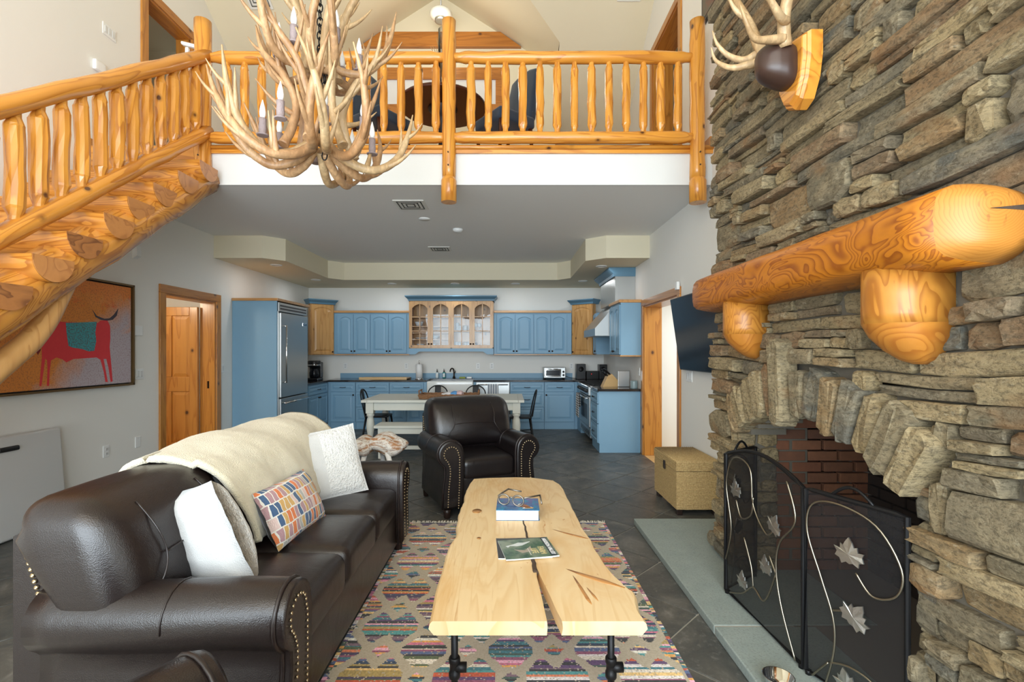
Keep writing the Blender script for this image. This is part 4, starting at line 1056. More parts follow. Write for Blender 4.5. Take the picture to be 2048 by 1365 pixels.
# right run: range, hood, drawers, end panel
XR0=1.34
rg_=T('range','stainless cooking range with black knobs and an oven towel on the right','range',(XR0,8.86,0),R(-90)); RW=1.11
MB().box(0,RW,.0,.61,.10,.92).build('body',M['steeldk'],rg_); 
ov=MB().bbox(.03,RW-.03,-.035,0,.27,.76,.008).build('oven_door',M['steel'],rg_); MB().box(.22,RW-.22,-.038,-.033,.38,.62).build('oven_window',M['black'],ov)
MB().tube([(.06,-.085,.735),(RW-.06,-.085,.735)],.013,10).build('bar_handle',M['chrome'],ov)
for x in (.08,RW-.08): MB().tube([(x,-.03,.735),(x,-.085,.735)],.012,8).build('handle_post',M['chrome'],ov)
cp=MB().bbox(0,RW,-.05,0,.78,.92,.008).build('control_panel',M['steel'],rg_)
for k in range(7): MB().lathe([(.030,0),(.028,.012),(.024,.035),(0,.036)],n=14,M=Matrix.Translation((.12+k*.145,-.05,.85))@Matrix.Rotation(R(90),4,'X')).build('knob',M['black'],cp)
kp=MB().bbox(.0,RW,-.02,0,.10,.255,.006).build('kick_panel',M['steel'],rg_)
for k in range(6): MB().lathe([(.04,0),(.04,.003)],n=14,M=Matrix.Translation((.18+k*.15,-.02,.17))@Matrix.Rotation(R(90),4,'X')).build('vent_hole',M['black'],kp)
MB().bbox(-.0,RW,-.06,-.03,.905,.935,.01).build('front_rail',M['chrome'],rg_)
MB().box(.0,RW,-.03,.61,.92,.93).build('cooktop',M['black'],rg_)
for k in range(3):
    g=MB(); x=.05+k*.35
    for q in range(4): g.box(x+q*.10,x+q*.10+.014,.03,.57,.93,.955)
    for q in range(3): g.box(x,x+.314,.05+q*.25,.064+q*.25,.93,.953)
    g.build('grate',M['blackmetal'],rg_)
towel('checked_towel','black and white checked towel hanging on the oven handle','towel',(XR0-.085,8.62,.735),R(-90),.34,.40,stripes('check_weave',(.02,.02,.02),(.80,.80,.78),24,'X',True))
cab('base_cabinet','blue three-drawer base cabinet with plain end panel right of the range',(XR0,7.74,0),R(-90),.60,.61,H0,H1,[('drawer',.012,.588,.72,.885,'pull'),('drawer',.012,.588,.43,.708,'pull'),('drawer',.012,.588,.145,.418,'pull')],group='blue base cabinets')
tag(MB().bbox(XR0-.025,XR-.002,7.10,7.755,.905,.94,.006).build('worktop',M['granite']),'dark granite worktop on the end cabinet right of the range','worktop')
tag(MB().bbox(XR0-.025,XR-.002,8.865,YB-.002,.905,.94,.006).build('worktop',M['granite']),'dark granite worktop in the corner left of the range','worktop')
tag(MB().box(XR0,XR-.002,8.87,YB-.02,0,.90).build('corner_cabinet',M['blue']),'blue corner base unit between the range and the back run','cabinet')
hd=T('range_hood','wide stainless range hood with a square chimney below a blue crown','range hood',(1.40,8.9,0),R(-90)); HW=1.12
MB().loft([[(0,0,1.74),(HW,0,1.74),(HW,.558,1.74),(0,.558,1.74)],[(0,0,1.86),(HW,0,1.86),(HW,.558,1.86),(0,.558,1.86)],[(.0,.33,2.24),(HW,.33,2.24),(HW,.558,2.24),(.0,.558,2.24)]]).build('canopy',M['steel'],hd)
MB().box(.30,HW+.33,.25,.558,2.24,2.68).build('chimney_duct',M['steel'],hd)
MB().loft([[(.28,.23,2.64),(HW+.34,.23,2.64),(HW+.34,.558,2.64),(.28,.558,2.64)],[(.27,.22,2.68),(HW+.35,.22,2.68),(HW+.35,.558,2.68),(.27,.558,2.68)],[(.21,.15,2.75),(HW+.35,.15,2.75),(HW+.35,.558,2.75),(.21,.558,2.75)],[(.21,.15,2.775),(HW+.35,.15,2.775),(HW+.35,.558,2.775),(.21,.558,2.775)]]).build('crown',M['bluedk'],hd)
c=cab('wall_cabinet','blue wall cabinet with plain end panel beside the right-hand doorway',(1.645,7.76,0),R(-90),.70,.312,1.435,2.20,[('door',.01,.345,1.447,2.17,'rb',.045),('door',.351,.69,1.447,2.17,'lb',.045)],'blue',None,False)
MB().bbox(-.0,.715,-.03,.312,2.20,2.245,.008).build('top_trim',M['alderx'],c); MB().bbox(0,.705,-.01,.312,1.415,1.435,.004).build('bottom_trim',M['alderx'],c)
c=cab('wall_cabinet','blue wall cabinet between the range hood and the wooden corner cabinet',(1.645,9.24,0),R(-90),.33,.312,1.435,2.20,[('door',.01,.32,1.447,2.17,'rb',.045)],'blue',None,False)
# worktop things
def small(name,label,cat,loc,rz_=0,group=None): return T(name,label,cat,loc,rz_,group)
cm=small('coffee_maker','black drip coffee maker with glass jug in the left kitchen corner','coffee maker',(-3.63,9.15,.94))
MB().bbox(-.11,.11,-.13,.13,0,.05,.01).build('base',M['black'],cm); MB().bbox(-.11,.11,.03,.13,.05,.34,.01).build('tank',M['black'],cm); MB().lathe([(.10,.25),(.115,.27),(.115,.36),(.10,.375),(0,.376)],c=(0,-.02,0),n=20).build('brew_head',M['black'],cm)
MB().lathe([(.07,.052),(.085,.10),(.085,.15),(.06,.22),(.055,.24)],c=(0,-.03,0),n=20).build('jug',M['screen'],cm); MB().lathe([(.087,.285),(.117,.285),(.117,.30),(.116,.30)],c=(0,-.02,0),n=20).build('chrome_band',M['chrome'],cm)
bo=small('pastry_board','long pale wooden board lying on the worktop','cutting board',(-2.40,9.56,.94)); MB().bbox(-.46,.46,-.20,.20,.012,.036,.004).build('board',M['lightwood'],bo); MB().bbox(-.46,.46,-.21,-.19,0,.05,.004).build('front_lip',M['lightwood'],bo); MB().bbox(-.46,.46,.19,.21,.0,.036,.004).build('back_lip',M['lightwood'],bo)
pt=small('paper_towel','white paper towel roll on a chrome upright holder','paper towel',(-1.74,9.58,.94)); MB().lathe([(.085,0),(.085,.012),(0,.014)],n=24).build('holder_base',M['chrome'],pt); MB().lathe([(.008,.01),(.008,.335),(.014,.34),(.014,.36),(0,.365)],n=12).build('holder_rod',M['chrome'],pt); MB().lathe([(.02,.016),(.066,.016),(.066,.295),(.02,.295)],n=24).build('roll',M['paper'],pt)
for i,(x,cc) in enumerate(((-1.42,(.55,.66,.70)),(-1.28,(.02,.25,.24)))):
    bt=small('soap_bottle',('clear soap pump bottle on the sink edge nearest the paper towel','teal soap pump bottle beside the clear one behind the sink')[i],'bottle',(x,9.80,.94),0,'soap bottles behind the sink')
    MB().rbox((0,0,.065),(.06,.045,.13),.018).build('bottle_body',plain('soap_%d'%i,cc,.12),bt); MB().lathe([(.012,.125),(.012,.16),(.006,.165),(.006,.185)],n=10).build('neck',M['black'],bt); MB().tube([(0,0,.185),(0,-.015,.19),(0,-.035,.183)],.006,8).build('pump',M['black'],bt); MB().box(-.02,.02,-.0235,-.0225,.03,.10).build('paper_label',M['paper'],bt)
fc=small('faucet','dark bronze gooseneck faucet behind the white sink','faucet',(-1.08,9.80,.94)); MB().tube(curve([(0,0,0),(0,0,.12),(-.01,-.02,.19),(-.04,-.07,.205),(-.06,-.11,.17),(-.06,-.12,.14)],5),.013,10).build('spout',M['bronze'],fc); MB().lathe([(.028,0),(.024,.03),(.016,.05)],n=14).build('base',M['bronze'],fc); MB().tube([(.0,0,.10),(.03,-.01,.13),(.03,-.03,.16)],.007,8).build('lever',M['bronze'],fc)
tag(MB().rbox((-.91,9.80,.957),(.12,.07,.034),.010).build('sponge',plain('sponge_green',(.35,.42,.10),.9,bump=.6,bs=120)),'small green and yellow sponge behind the sink','sponge')
tag(MB().rbox((-.77,9.80,.957),(.10,.06,.034),.006).build('soap_dish',M['china']),'small white soap dish right of the sponge','soap dish')
to=small('toaster_oven','silver toaster oven with glass door and two knobs on the worktop','toaster oven',(.92,9.62,.94)); 
MB().bbox(-.215,.215,-.15,.15,.025,.235,.012).build('body',M['steel'],to); g=MB().bbox(-.195,.125,-.162,-.15,.05,.205,.006).build('glass_door',M['chrome'],to); MB().box(-.17,.10,-.165,-.161,.075,.18).build('window_glass',M['screen'],g); MB().tube([(-.13,-.185,.205),(.06,-.185,.205)],.008,8).build('door_handle',M['chrome'],g)
for z in (.085,.15): MB().lathe([(.022,0),(.020,.02),(0,.021)],n=14,M=Matrix.Translation((.17,-.15,z))@Matrix.Rotation(R(90),4,'X')).build('knob',M['black'],to)
for x in (-.19,.19):
    for y in (-.12,.12): MB().lathe([(.014,0),(.014,.026)],c=(x,y,0),n=10).build('foot',M['black'],to)
cr=tag(MB().tube(curve([(1.13,9.70,1.0),(1.22,9.66,.97),(1.30,9.68,.955),(1.36,9.72,.95)],6),.005,8).build('power_cord',M['black']),'thin black cord running from the toaster oven along the splashboard','cord')
bs=small('speaker','tall black box speaker at the end of the back worktop','speaker',(1.44,9.60,.94)); MB().bbox(-.09,.09,-.10,.10,0,.30,.008).build('body',M['black'],bs); MB().lathe([(.05,0),(.045,.006),(0,.007)],n=16,M=Matrix.Translation((0,-.10,.20))@Matrix.Rotation(R(90),4,'X')).build('driver_cone',M['blackmetal'],bs)
st_=small('stereo','black stereo unit with a red light beside the speaker','stereo',(1.67,9.62,.94)); MB().bbox(-.12,.12,-.10,.12,0,.16,.006).build('body',M['black'],st_); MB().box(-.03,-.018,-.103,-.099,.10,.108).build('light',M['redled'],st_)
bs=small('speaker','black box speaker right of the stereo, partly behind the knives','speaker',(1.86,9.62,.94)); MB().bbox(-.06,.09,-.10,.10,0,.29,.008).build('body',M['black'],bs); MB().lathe([(.05,0),(.045,.006),(0,.007)],n=16,M=Matrix.Translation((.01,-.10,.20))@Matrix.Rotation(R(90),4,'X')).build('driver_cone',M['blackmetal'],bs)
kb=small('knife_block','slanted blond wood knife block with black handled knives','knife block',(1.60,7.62,.94),R(8))
MB().prism([(-.13,0),(.15,0),(.17,.04),(.02,.20),(-.05,.16)],1,-.055,.055).build('block',M['lightwood'],kb)
for i in range(3):
    for j in range(2):
        b=Vector((-.03+.035*j,-.032+.032*i,.155+.03*j)); d=Vector((-.62,0,.62)).normalized()
        MB().tube([b-d*.02,b+d*(.07+.03*j),b+d*(.115+.02*j)],[.009,.010,.009],8).build('knife_handle',M['black'],kb)
tr_=small('cooling_pan','flat stainless pan leaning upright against the wall beside the knives','pan',(1.86,7.42,.94),0); MB().bbox(-.15,.03,.10,.13,0,.25,.006).build('pan',M['steel'],tr_)
cn=small('canister','short ribbed blue-grey canister at the worktop end by the doorway','canister',(1.88,7.22,.94)); MB().lathe([(.05,0),(.052,.01),(.050,.03),(.053,.05),(.050,.07),(.052,.10),(.048,.115),(0,.116)],n=20).build('canister_body',plain('canister_glaze',(.24,.33,.35),.3),cn)
# ceiling fittings
def vent(label,c,w,d,tilt=0,rot=0):
    v=T('ceiling_vent',label,'vent',c,rot=(tilt,0,rot)); MB().bbox(-w/2,w/2,-d/2,d/2,-.010,0,.003).build('vent_frame',M['vent'],v)
    for k in range(3):
        s=.80-.25*k; 
        for (x0,x1,y0,y1) in ((-w/2*s,w/2*s,-d/2*s,-d/2*s+.012),(-w/2*s,w/2*s,d/2*s-.012,d/2*s),(-w/2*s,-w/2*s+.012,-d/2*s,d/2*s),(w/2*s-.012,w/2*s,-d/2*s,d/2*s)):
            MB().box(x0,x1,y0,y1,-.014,-.009).build('vent_slot',M['ventdk'],v)
    return v
vent('white square air vent in the kitchen ceiling near the loft edge',(-1.05,5.28,ZC),.33,.33)
vent('white air vent in the kitchen ceiling nearer the glass cabinet',(-1.05,7.56,ZC),.33,.30)
a=-math.atan(.63)
for lb,p in (('cream air vent in the sloping loft ceiling right of the dormer',(1.62,6.36)),('cream air vent in the sloping loft ceiling behind the antler chandelier',(-3.32,6.44))):
    vent(lb,(p[0],p[1],rz(p[1])-.002),.31,.34,a)
sd=T('smoke_detector','round white smoke detector on the kitchen ceiling','smoke detector',(-.65,6.35,ZC)); MB().lathe([(.065,0),(.065,-.02),(.045,-.038),(0,-.04)],n=20).build('detector_body',M['plastic'],sd)
sd=T('ceiling_plate','flat round white cover plate on the kitchen ceiling near the first vent','cover plate',(-1.0,5.85,ZC)); MB().lathe([(.07,0),(.066,-.010),(0,-.012)],n=20).build('plate_disc',M['plastic'],sd)
for i,(x,y,lb) in enumerate(((-3.45,7.25,'recessed soffit light above the refrigerator, nearest the left wall'),(-3.45,8.75,'recessed soffit light in the left back corner of the kitchen'),(-2.20,9.25,'recessed soffit light above the left blue wall cabinets'),(-1.0,9.25,'recessed soffit light above the glass cabinet'),(.15,9.25,'recessed soffit light above the right blue wall cabinets'),(1.38,8.9,'recessed soffit light near the range hood corner'),(1.42,7.35,'recessed soffit light in front of the hood chimney'))):
    dl=T('recessed_light',lb,'light',(x,y,zs),0,'recessed soffit lights'); MB().lathe([(.085,0),(.085,-.006),(.062,-.010),(.060,.0)],n=20).build('trim_ring',M['plastic'],dl); MB().lathe([(.060,-.002),(.0,-.0025)],n=20).build('lens',M['vent'],dl)
# ---- wall plates, sensors, switches
def plate(name,label,cat,wall,y,z,w,h,kind,n=1,x=None):
    """on a side wall ('L','R') or on the back wall ('B', then y is the x position)"""
    loc,rz_={'L':((XL,y,z),R(90)),'R':((XR,y,z),R(-90)),'B':((y,YB,z),0)}[wall]
    p=T(name,label,cat,loc,rz_); MB().bbox(-w/2,w/2,-.008,0,-h/2,h/2,.003).build('cover_plate',M['plastic'],p)
    for k in range(n):
        cx=(k-(n-1)/2)*.046
        if kind=='rocker': MB().bbox(cx-.017,cx+.017,-.013,-.007,-.034,.034,.002).build('rocker',M['white'],p)
        if kind=='outlet':
            for dz in (-.022,.022):
                q=MB().bbox(cx-.017,cx+.017,-.011,-.007,dz-.015,dz+.015,.003).build('socket',M['white'],p)
                for dx in (-.006,.006): MB().box(cx+dx-.0012,cx+dx+.0012,-.0115,-.0108,dz-.004,dz+.006).build('slot',M['black'],q)
        if kind=='blank': MB().lathe([(.003,0),(.002,.002)],n=6,M=Matrix.Translation((0,-.008,h*.35))@Matrix.Rotation(R(90),4,'X')).build('screw',M['chrome'],p)
    return p
plate('light_switch','double white rocker switch between the bull painting and the pine door','switch','L',5.34,1.245,.12,.12,'rocker',2)
plate('light_switch','white switch between the pine door casing and the blue fridge panel','switch','L',6.90,1.25,.08,.12,'rocker',1)
plate('light_switch','white three-gang switch high on the loft wall left of the loft door','switch','L',4.94,4.74,.165,.12,'rocker',3)
plate('wall_outlet','white wall outlet low on the left wall nearer the folding table','outlet','L',4.90,.485,.075,.118,'outlet',1)
plate('blank_plate','white blank cover plate low on the wall left of the pine door','cover plate','L',5.32,.50,.075,.118,'blank',1)
th=T('thermostat','square white thermostat box on the wall right of the bull painting','thermostat',(XL,5.30,1.72),R(90)); MB().bbox(-.06,.06,-.03,0,-.055,.055,.005).build('box',M['plastic'],th); MB().tube([(-.06,-.01,-.03),(-.10,-.01,-.035),(-.13,-.008,-.02)],.006,8).build('cable',M['plastic'],th)
mo=T('motion_sensor','white motion sensor on the left wall above the bull painting','sensor',(XL,5.28,2.57),R(90)); MB().loft([[(-.035,0,-.07),(.035,0,-.07),(.035,0,.07),(-.035,0,.07)],[(-.03,-.05,-.04),(.03,-.05,-.04),(.03,-.045,.065),(-.03,-.045,.065)]]).build('sensor_body',M['plastic'],mo)
mo=T('motion_sensor','small white sensor on the corner of the right doorway casing','sensor',(XR-.022,5.50,2.235),R(-90)); MB().bbox(-.035,.035,-.035,0,-.045,.045,.006).build('sensor_body',M['plastic'],mo)
plate('light_switch','white three-gang switch on the right wall below the television','switch','R',5.23,1.225,.165,.12,'rocker',3)
for i,(x,lb) in enumerate(((-3.30,'white outlet on the kitchen wall beside the coffee maker'),(-2.06,'white outlet on the kitchen wall left of the paper towel'),(-.60,'white outlet on the kitchen wall right of the faucet'),(-.32,'white outlet on the kitchen wall, second right of the faucet'),(1.30,'white outlet on the kitchen wall right of the toaster oven'))):
    plate('wall_outlet',lb,'outlet','B',x,1.19,.075,.118,'outlet',1)
plate('wall_outlet','white outlet on the right wall beside the knife block','outlet','R',7.22,1.19,.075,.118,'outlet',1)
# ================================================================== LEATHER SEATING
def seating(root,W_,Dp,nseat,L,armw=.24,seat_h=.47,arm_h=.67,back_h=1.0,nailb=True,wing=True,nails=True,lower=True):
    """local frame: front towards -Y, width along X; origin centre of the footprint"""
    P=M['piping']; hx=W_/2; yf,yb=-Dp/2,Dp/2
    inn=hx-armw+.03
    # base
    MB().rbox((0,.02,.22),(W_-.22,Dp-.10,.28),.03,(0,0,0)).build('base',L,root)
    MB().rbox((0,yf+.075,.215),(W_-2*armw+.10,.05,.27),.02).build('front_rail',L,root)
    for sx in (-1,1):
        for sy in (yf+.07,yb-.10):
            MB().lathe([(.022,0),(.030,.01),(.034,.05),(.038,.085)],c=(sx*(hx-.10),sy,0),n=14).build('foot',M['darkwood'],root)
    # arms: rolled profile in x,z swept along y
    R_=.118
    for s in (-1,1):
        prof=[]
        cx,cz=hx-R_-.0,arm_h-R_
        x_in=hx-armw+.0
        prof.append((x_in+.01,.10)); prof.append((x_in,.35)); prof.append((x_in,cz-.03))
        for i in range(0,15):
            a=PI-(PI*1.32)*i/14; prof.append((cx+(R_)*math.cos(a)+(.0 if i>7 else -.0),cz+R_*math.sin(a)))
        prof+= [(cx+.050,cz-.115),(cx+.048,cz-.18),(cx+.065,.25),(cx+.07,.10)]
        def ring(y,k=1,dz=0): 
            return [(s*(cx+(x-cx)*k),y,max(.08,cz+(z-cz)*k)+dz) for x,z in prof]
        rings=[]
        ys=[yf+.035,yf+.05]+[yf+.05+(Dp-.16)*t/10 for t in range(1,11)]
        for i,y in enumerate(ys):
            t=(y-yf)/Dp; k=(.985 if i==0 else 1.0)
            rings.append(ring(y,k,-.02*max(0,t-.35)+.004*math.sin(9*t)))
        MB().loft(rings,0,True).build('arm',L,root)
        # scroll front panel with piping and nailheads
        pan=MB().loft([ring(yf+.04,.99),ring(yf+.012,1.0),ring(yf,.96),ring(yf+.004,.80)],0,True,False,True).build('arm_front',L,root)
        op=[Vector(p) for p in ring(yf+.035,1.015)]; MB().tube(op,.0075,8).build('piping',P,pan)
        if nails:
            # nailhead line offset inside the scroll outline
            ol=[Vector((s*x,yf-.0,z)) for x,z in prof]; cen=[]
            inner=[]
            for i,(x,z) in enumerate(prof):
                if i<=2: q=(x+.045,z)
                elif i<18: q=(cx+(x-cx)*.56,cz+(z-cz)*.56)
                else: q=(x-.040,z)
                inner.append(Vector((s*q[0],yf+.001,q[1])))
            pts=[]; acc=0
            for i in range(len(inner)-1):
                a,b=inner[i],inner[i+1]; d=(b-a).length; 
                while acc<d: pts.append(a.lerp(b,acc/d)); acc+=.0225
                acc-=d
            nm=MB()
            for p in pts: nm.lathe([(.0072,0),(.0060,.004),(.0,.006)],n=8,M=Matrix.Translation(p)@Matrix.Rotation(R(90),4,'X'))
            o=nm.build('nailheads',M['nail'],pan); o['kind']='stuff'
        # stitched seam across the arm
        MB().tube([Vector(p)+Vector((0,0,.001)) for p in ring(yf+.42,1.004,-.004)[2:15]],.0032,6).build('arm_seam',P,root)
        # back wing with nailheads
        if wing:
            w=MB().prism([(yb-.26,.10),(yb,.10),(yb,.84),(yb-.06,.87),(yb-.14,.80),(yb-.22,.62)],0,s*(hx-.135),s*(hx-.085)); wg=w.build('back_wing',L,root)
            nm=MB()
            for i in range(12):
                a=Vector((s*(hx-.083),yb-.040,.81)).lerp(Vector((s*(hx-.083),yb-.112,.575)),i/11)
                nm.lathe([(.0095,0),(.008,.005),(.0,.008)],n=8,M=Matrix.Translation(a)@Matrix.Rotation(R(90)*s,4,'Y'))
                a2=Vector((s*(hx-.05),yb-.145,.79)).lerp(Vector((s*(hx-.05),yb-.225,.61)),i/11)
            o=nm.build('nailheads',M['nail'],wg); o['kind']='stuff'
    # back frame
    MB().rbox((0,yb-.06,.48),(W_-.23,.12,.72),.04).build('back_frame',L,root)
    # seat cushions
    sw=(W_-2*armw+.02)/nseat
    for k in range(nseat):
        x=-(W_-2*armw+.02)/2+sw*(k+.5)
        c=MB().rbox((x,yf+.05+(Dp-.38)/2,seat_h-.085),(sw-.006,Dp-.36,.20),.055,(0,0,.028),arc=4,mid=6).build('seat_cushion',L,root)
        h=sw/2-.003; e=Dp-.36; y0=yf+.05+(Dp-.38)/2-e/2+.012
        MB().tube([(x-h+.02,y0+.01,seat_h-.035),(x,y0-.004,seat_h-.020),(x+h-.02,y0+.01,seat_h-.035)],.0035,6).build('cushion_seam',P,c)
    # back cushions
    bw=(W_-.06)/nseat if nseat>1 else W_-.16
    for k in range(nseat):
        x=-bw*nseat/2+bw*(k+.5)
        def lean(v):
            y=v[1]+ ((.28+(.34*min(1,max(0,v[1]/.12)) if v[2]<0.1 else 0))*v[2]) + .035*math.sin((v[2]+.23)*6.5)*(-1 if v[1]<0 else .3); return (v[0]*(1+.02*math.cos(v[2]*5)),y,v[2])
        c=MB().rbox((x,yb-.235,back_h-.235),(bw-.008,.30,.47),.095,(.012,.045,.012),arc=5,mid=6,fn=lean).build('back_cushion',L,root)
        # curved seam lines of the pillow top
        h=bw/2
        def fy(z,q=0): # approximate front surface
            dz=z-(back_h-.235); b=1-min(1,(abs(dz)/.235))**4
            return yb-.235-.15-.042*b+.28*dz-.035*math.sin((dz+.23)*6.5)+.06*(1-b)-.004
        for sg in (-1,1):
            pts=[(x+sg*h*.50,fy(back_h-.06)+.02,back_h-.045),(x+sg*h*.52,fy(back_h-.14),back_h-.14),(x+sg*h*.50,fy(back_h-.235),back_h-.235),(x+sg*h*.60,fy(back_h-.31),back_h-.31),(x+sg*h*.74,fy(back_h-.40)+.012,back_h-.40)]
            MB().tube(curve(pts,4),.0038,6).build('cushion_seam',P,c)
        MB().tube(curve([(x-h*.50,fy(back_h-.235)+.0,back_h-.235),(x,fy(back_h-.225)-.004,back_h-.225),(x+h*.50,fy(back_h-.235),back_h-.235)],6),.0036,6).build('cushion_seam',P,c)
        if lower:
            MB().rbox((x,yb-.30,seat_h+.10),(bw-.05,.16,.22),.06,(0,.03,0)).build('lumbar_cushion',L,root)
sofa=T('leather_sofa','long dark brown leather three-seat sofa with brass nailheads','sofa',(-1.255,2.70,0),R(90))
seating(sofa,2.12,1.0,3,M['leather'],back_h=.975,seat_h=.49)
ac=T('armchair','espresso leather club armchair with nailhead arms facing the coffee table','armchair',(-.33,4.86,0),R(24))
seating(ac,1.0,.90,1,M['leather2'],back_h=1.015,seat_h=.50,arm_h=.70)
ac2=T('armchair','dark brown leather armchair at the bottom edge, only its arm showing beside the sofa','armchair',(-.72,.757,0),R(150))
seating(ac2,.92,.86,1,M['leather'],back_h=.96,seat_h=.47,arm_h=.70)
# ---- cream fleece throw over the sofa back
def throw():
    prof=[(-1.83,.62),(-1.835,.78),(-1.82,.90),(-1.775,.985),(-1.69,1.032),(-1.59,1.040),(-1.48,1.015),(-1.385,.945),(-1.325,.85),(-1.285,.76),(-1.26,.68),(-1.245,.61)]
    pr=curve([(a,0,b) for a,b in prof],5); m=len(pr); ny=64; rg=random.Random(11)
    ya,yb_=2.20,3.64; vs=[];fs=[]
    for i in range(ny+1):
        t=i/ny
        for k,p in enumerate(pr):
            u=k/(m-1)
            y=ya+(yb_-ya)*t + (1-t)*(.26*(u-.35) if u>.35 else .06*(.35-u)) + .02*math.sin(8*u)
            fall=max(0,u-.45)
            n=.030*(.6+math.sin(11*t+3*u))*fall*1.5+.018*math.sin(21*t-4*u+1)*fall*1.5+.012*math.sin(5*t+9*u)
            low=-.10*max(0,u-.9)*10*math.sin(PI*(t*.9+.05))**2*.6
            edge=min(t,1-t); drop=-.0
            p=p.copy(); p.z-=.03*max(0,1-((u-.40)/.30)**2) if abs(u-.40)<.30 else 0
            p.x-=.035*max(0,1-t/.18)*(1 if u>.4 else 0); p.z-=.03*max(0,1-t/.18)*(1 if .15<u<.6 else 0)
            # front edge hem: hangs lower at the left corner
            z=p.z+(-.16*max(0,.35-t)*max(0,u-.72)*4)+low*.25+.008*math.sin(17*t+2)
            vs.append((p.x+n+.008+(.012*math.sin(6*t+2)),y,z))
    for i in range(ny):
        for k in range(m-1): fs.append((i*m+k,(i+1)*m+k,(i+1)*m+k+1,i*m+k+1))
    mb=MB(); mb.add(vs,fs,0,True); o=mb.build('throw_blanket',M['fleece'],origin=(-1.6,3.0,.6))
    s=o.modifiers.new('thickness','SOLIDIFY'); s.thickness=.030; s.offset=1
    tx=bpy.data.textures.new('pile','CLOUDS'); tx.noise_scale=.06; d=o.modifiers.new('pile','DISPLACE'); d.texture=tx; d.strength=.012; d.texture_coords='LOCAL'
    return tag(o,'cream fleece throw draped over the back of the leather sofa','blanket')
throw()
# ---- cushions
def pillow(name,label,c,w,h,t,rot,mats,pick=None,n=18,corner=.045):
    """pillow in local x (w), z (h), thickness y; rot = Euler"""
    mb=MB(); 
    for sgn in (-1,1):
        vs=[];fs=[]
        for i in range(n+1):
            for j in range(n+1):
                a,b=-1+2*i/n,-1+2*j/n
                e=max(0,(1-a*a))*max(0,(1-b*b)); th=t/2*e**.42
                x=a*(1-.07*(1-b*b)*abs(a)**3*0 - corner*(1-abs(b)**2)*abs(a)**6); z=b*(1-corner*(1-abs(a)**2)*abs(b)**6)
                wr=(.004*math.sin(9*a+5*b)+.003*math.sin(15*b-7*a+2))
                vs.append((x*w/2,sgn*(th)+wr*.5,z*h/2))
        for i in range(n):
            for j in range(n):
                a=i*(n+1)+j; f=(a,a+n+1,a+n+2,a+1); fs.append(f if sgn>0 else f[::-1])
        o=len(mb.v)
        for k,f in enumerate(fs):
            i,j=k//n,k%n; mi=pick(sgn,(i+.5)/n,(j+.5)/n) if pick else 0
            mb.f.append([q+o for q in f]); mb.m.append(mi); mb.s.append(True)
        mb.v+=vs
    o=mb.build(name,mats,None,origin=(0,0,0)); o.location=c; o.rotation_euler=rot
    bm=bmesh.new(); bm.from_mesh(o.data); bmesh.ops.remove_doubles(bm,verts=bm.verts,dist=.0008); bm.to_mesh(o.data); bm.free()
    return tag(o,label,'cushion')
# stripe pattern of the lumbar cushion as woven colour patches
def patchwork():
    m=N('patchwork_weave'); tc=m.new('ShaderNodeTexCoord'); sp=m.new('ShaderNodeSeparateXYZ'); m.L(tc.outputs['Object'],sp.inputs[0])
    nz=m.noise(m.coord((1,1,1),rand=False),14,1,.4)
    x=m.math('ADD',sp.outputs['X'],m.math('MULTIPLY',m.math('SUBTRACT',nz,.5),.030)); z=m.math('ADD',sp.outputs['Z'],m.math('MULTIPLY',m.math('SUBTRACT',nz,.5),.022))
    row=m.math('FLOOR',m.math('MULTIPLY',z,15.5)); xo=m.math('ADD',m.math('MULTIPLY',x,34.0),m.math('MULTIPLY',row,.37)); ci=m.math('FLOOR',xo)
    cb=m.new('ShaderNodeCombineXYZ'); m.L(ci,cb.inputs[0]); m.L(row,cb.inputs[1]); wn=m.new('ShaderNodeTexWhiteNoise'); wn.noise_dimensions='2D'; m.L(cb.outputs[0],wn.inputs['Vector'])
    c=m.ramp(wn.outputs['Value'],[(0,(.72,.20,.06)),(.20,(.06,.12,.24)),(.40,(.62,.38,.13)),(.58,(.45,.27,.30)),(.76,(.45,.45,.43)),(.9,(.72,.55,.52))],'CONSTANT')
    fx=m.math('FRACT',xo); fz=m.math('FRACT',m.math('MULTIPLY',z,15.5))
    g=m.math('MAXIMUM',m.math('LESS_THAN',fx,.16),m.math('LESS_THAN',fz,.10))
    m.set(col=m.mix(g,c,(.80,.78,.73)),rough=.95,sheen=.2); m.bump(m.math('ADD',m.noise(m.coord(rand=False),160,2,.7),m.math('MULTIPLY',g,-.8)),.8,.006); return m.mat
M['patch']=patchwork()
half=lambda s,a,b: 1 if (s<0 and a>.45) else 0
pillow('throw_cushion','white cushion with boucle front standing nearest the camera on the sofa',(-1.265,2.06,.712),.41,.46,.24,(R(-15),R(16),R(148)),[M['smoothwhite'],M['boucle']],lambda s,a,b:1 if s<0 else 0)
pillow('throw_cushion','blue backed lumbar cushion with multicoloured woven brick pattern',(-1.17,2.64,.655),.52,.31,.15,(R(-26),0,R(86)),[M['navy'],M['patch']],lambda s,a,b:1 if s<0 else 0)
pillow('throw_cushion','square white cushion with fluffy right half leaning at the far sofa end',(-1.22,3.27,.735),.48,.48,.17,(R(-20),R(-6),R(38)),[M['smoothwhite'],M['boucle']],half)
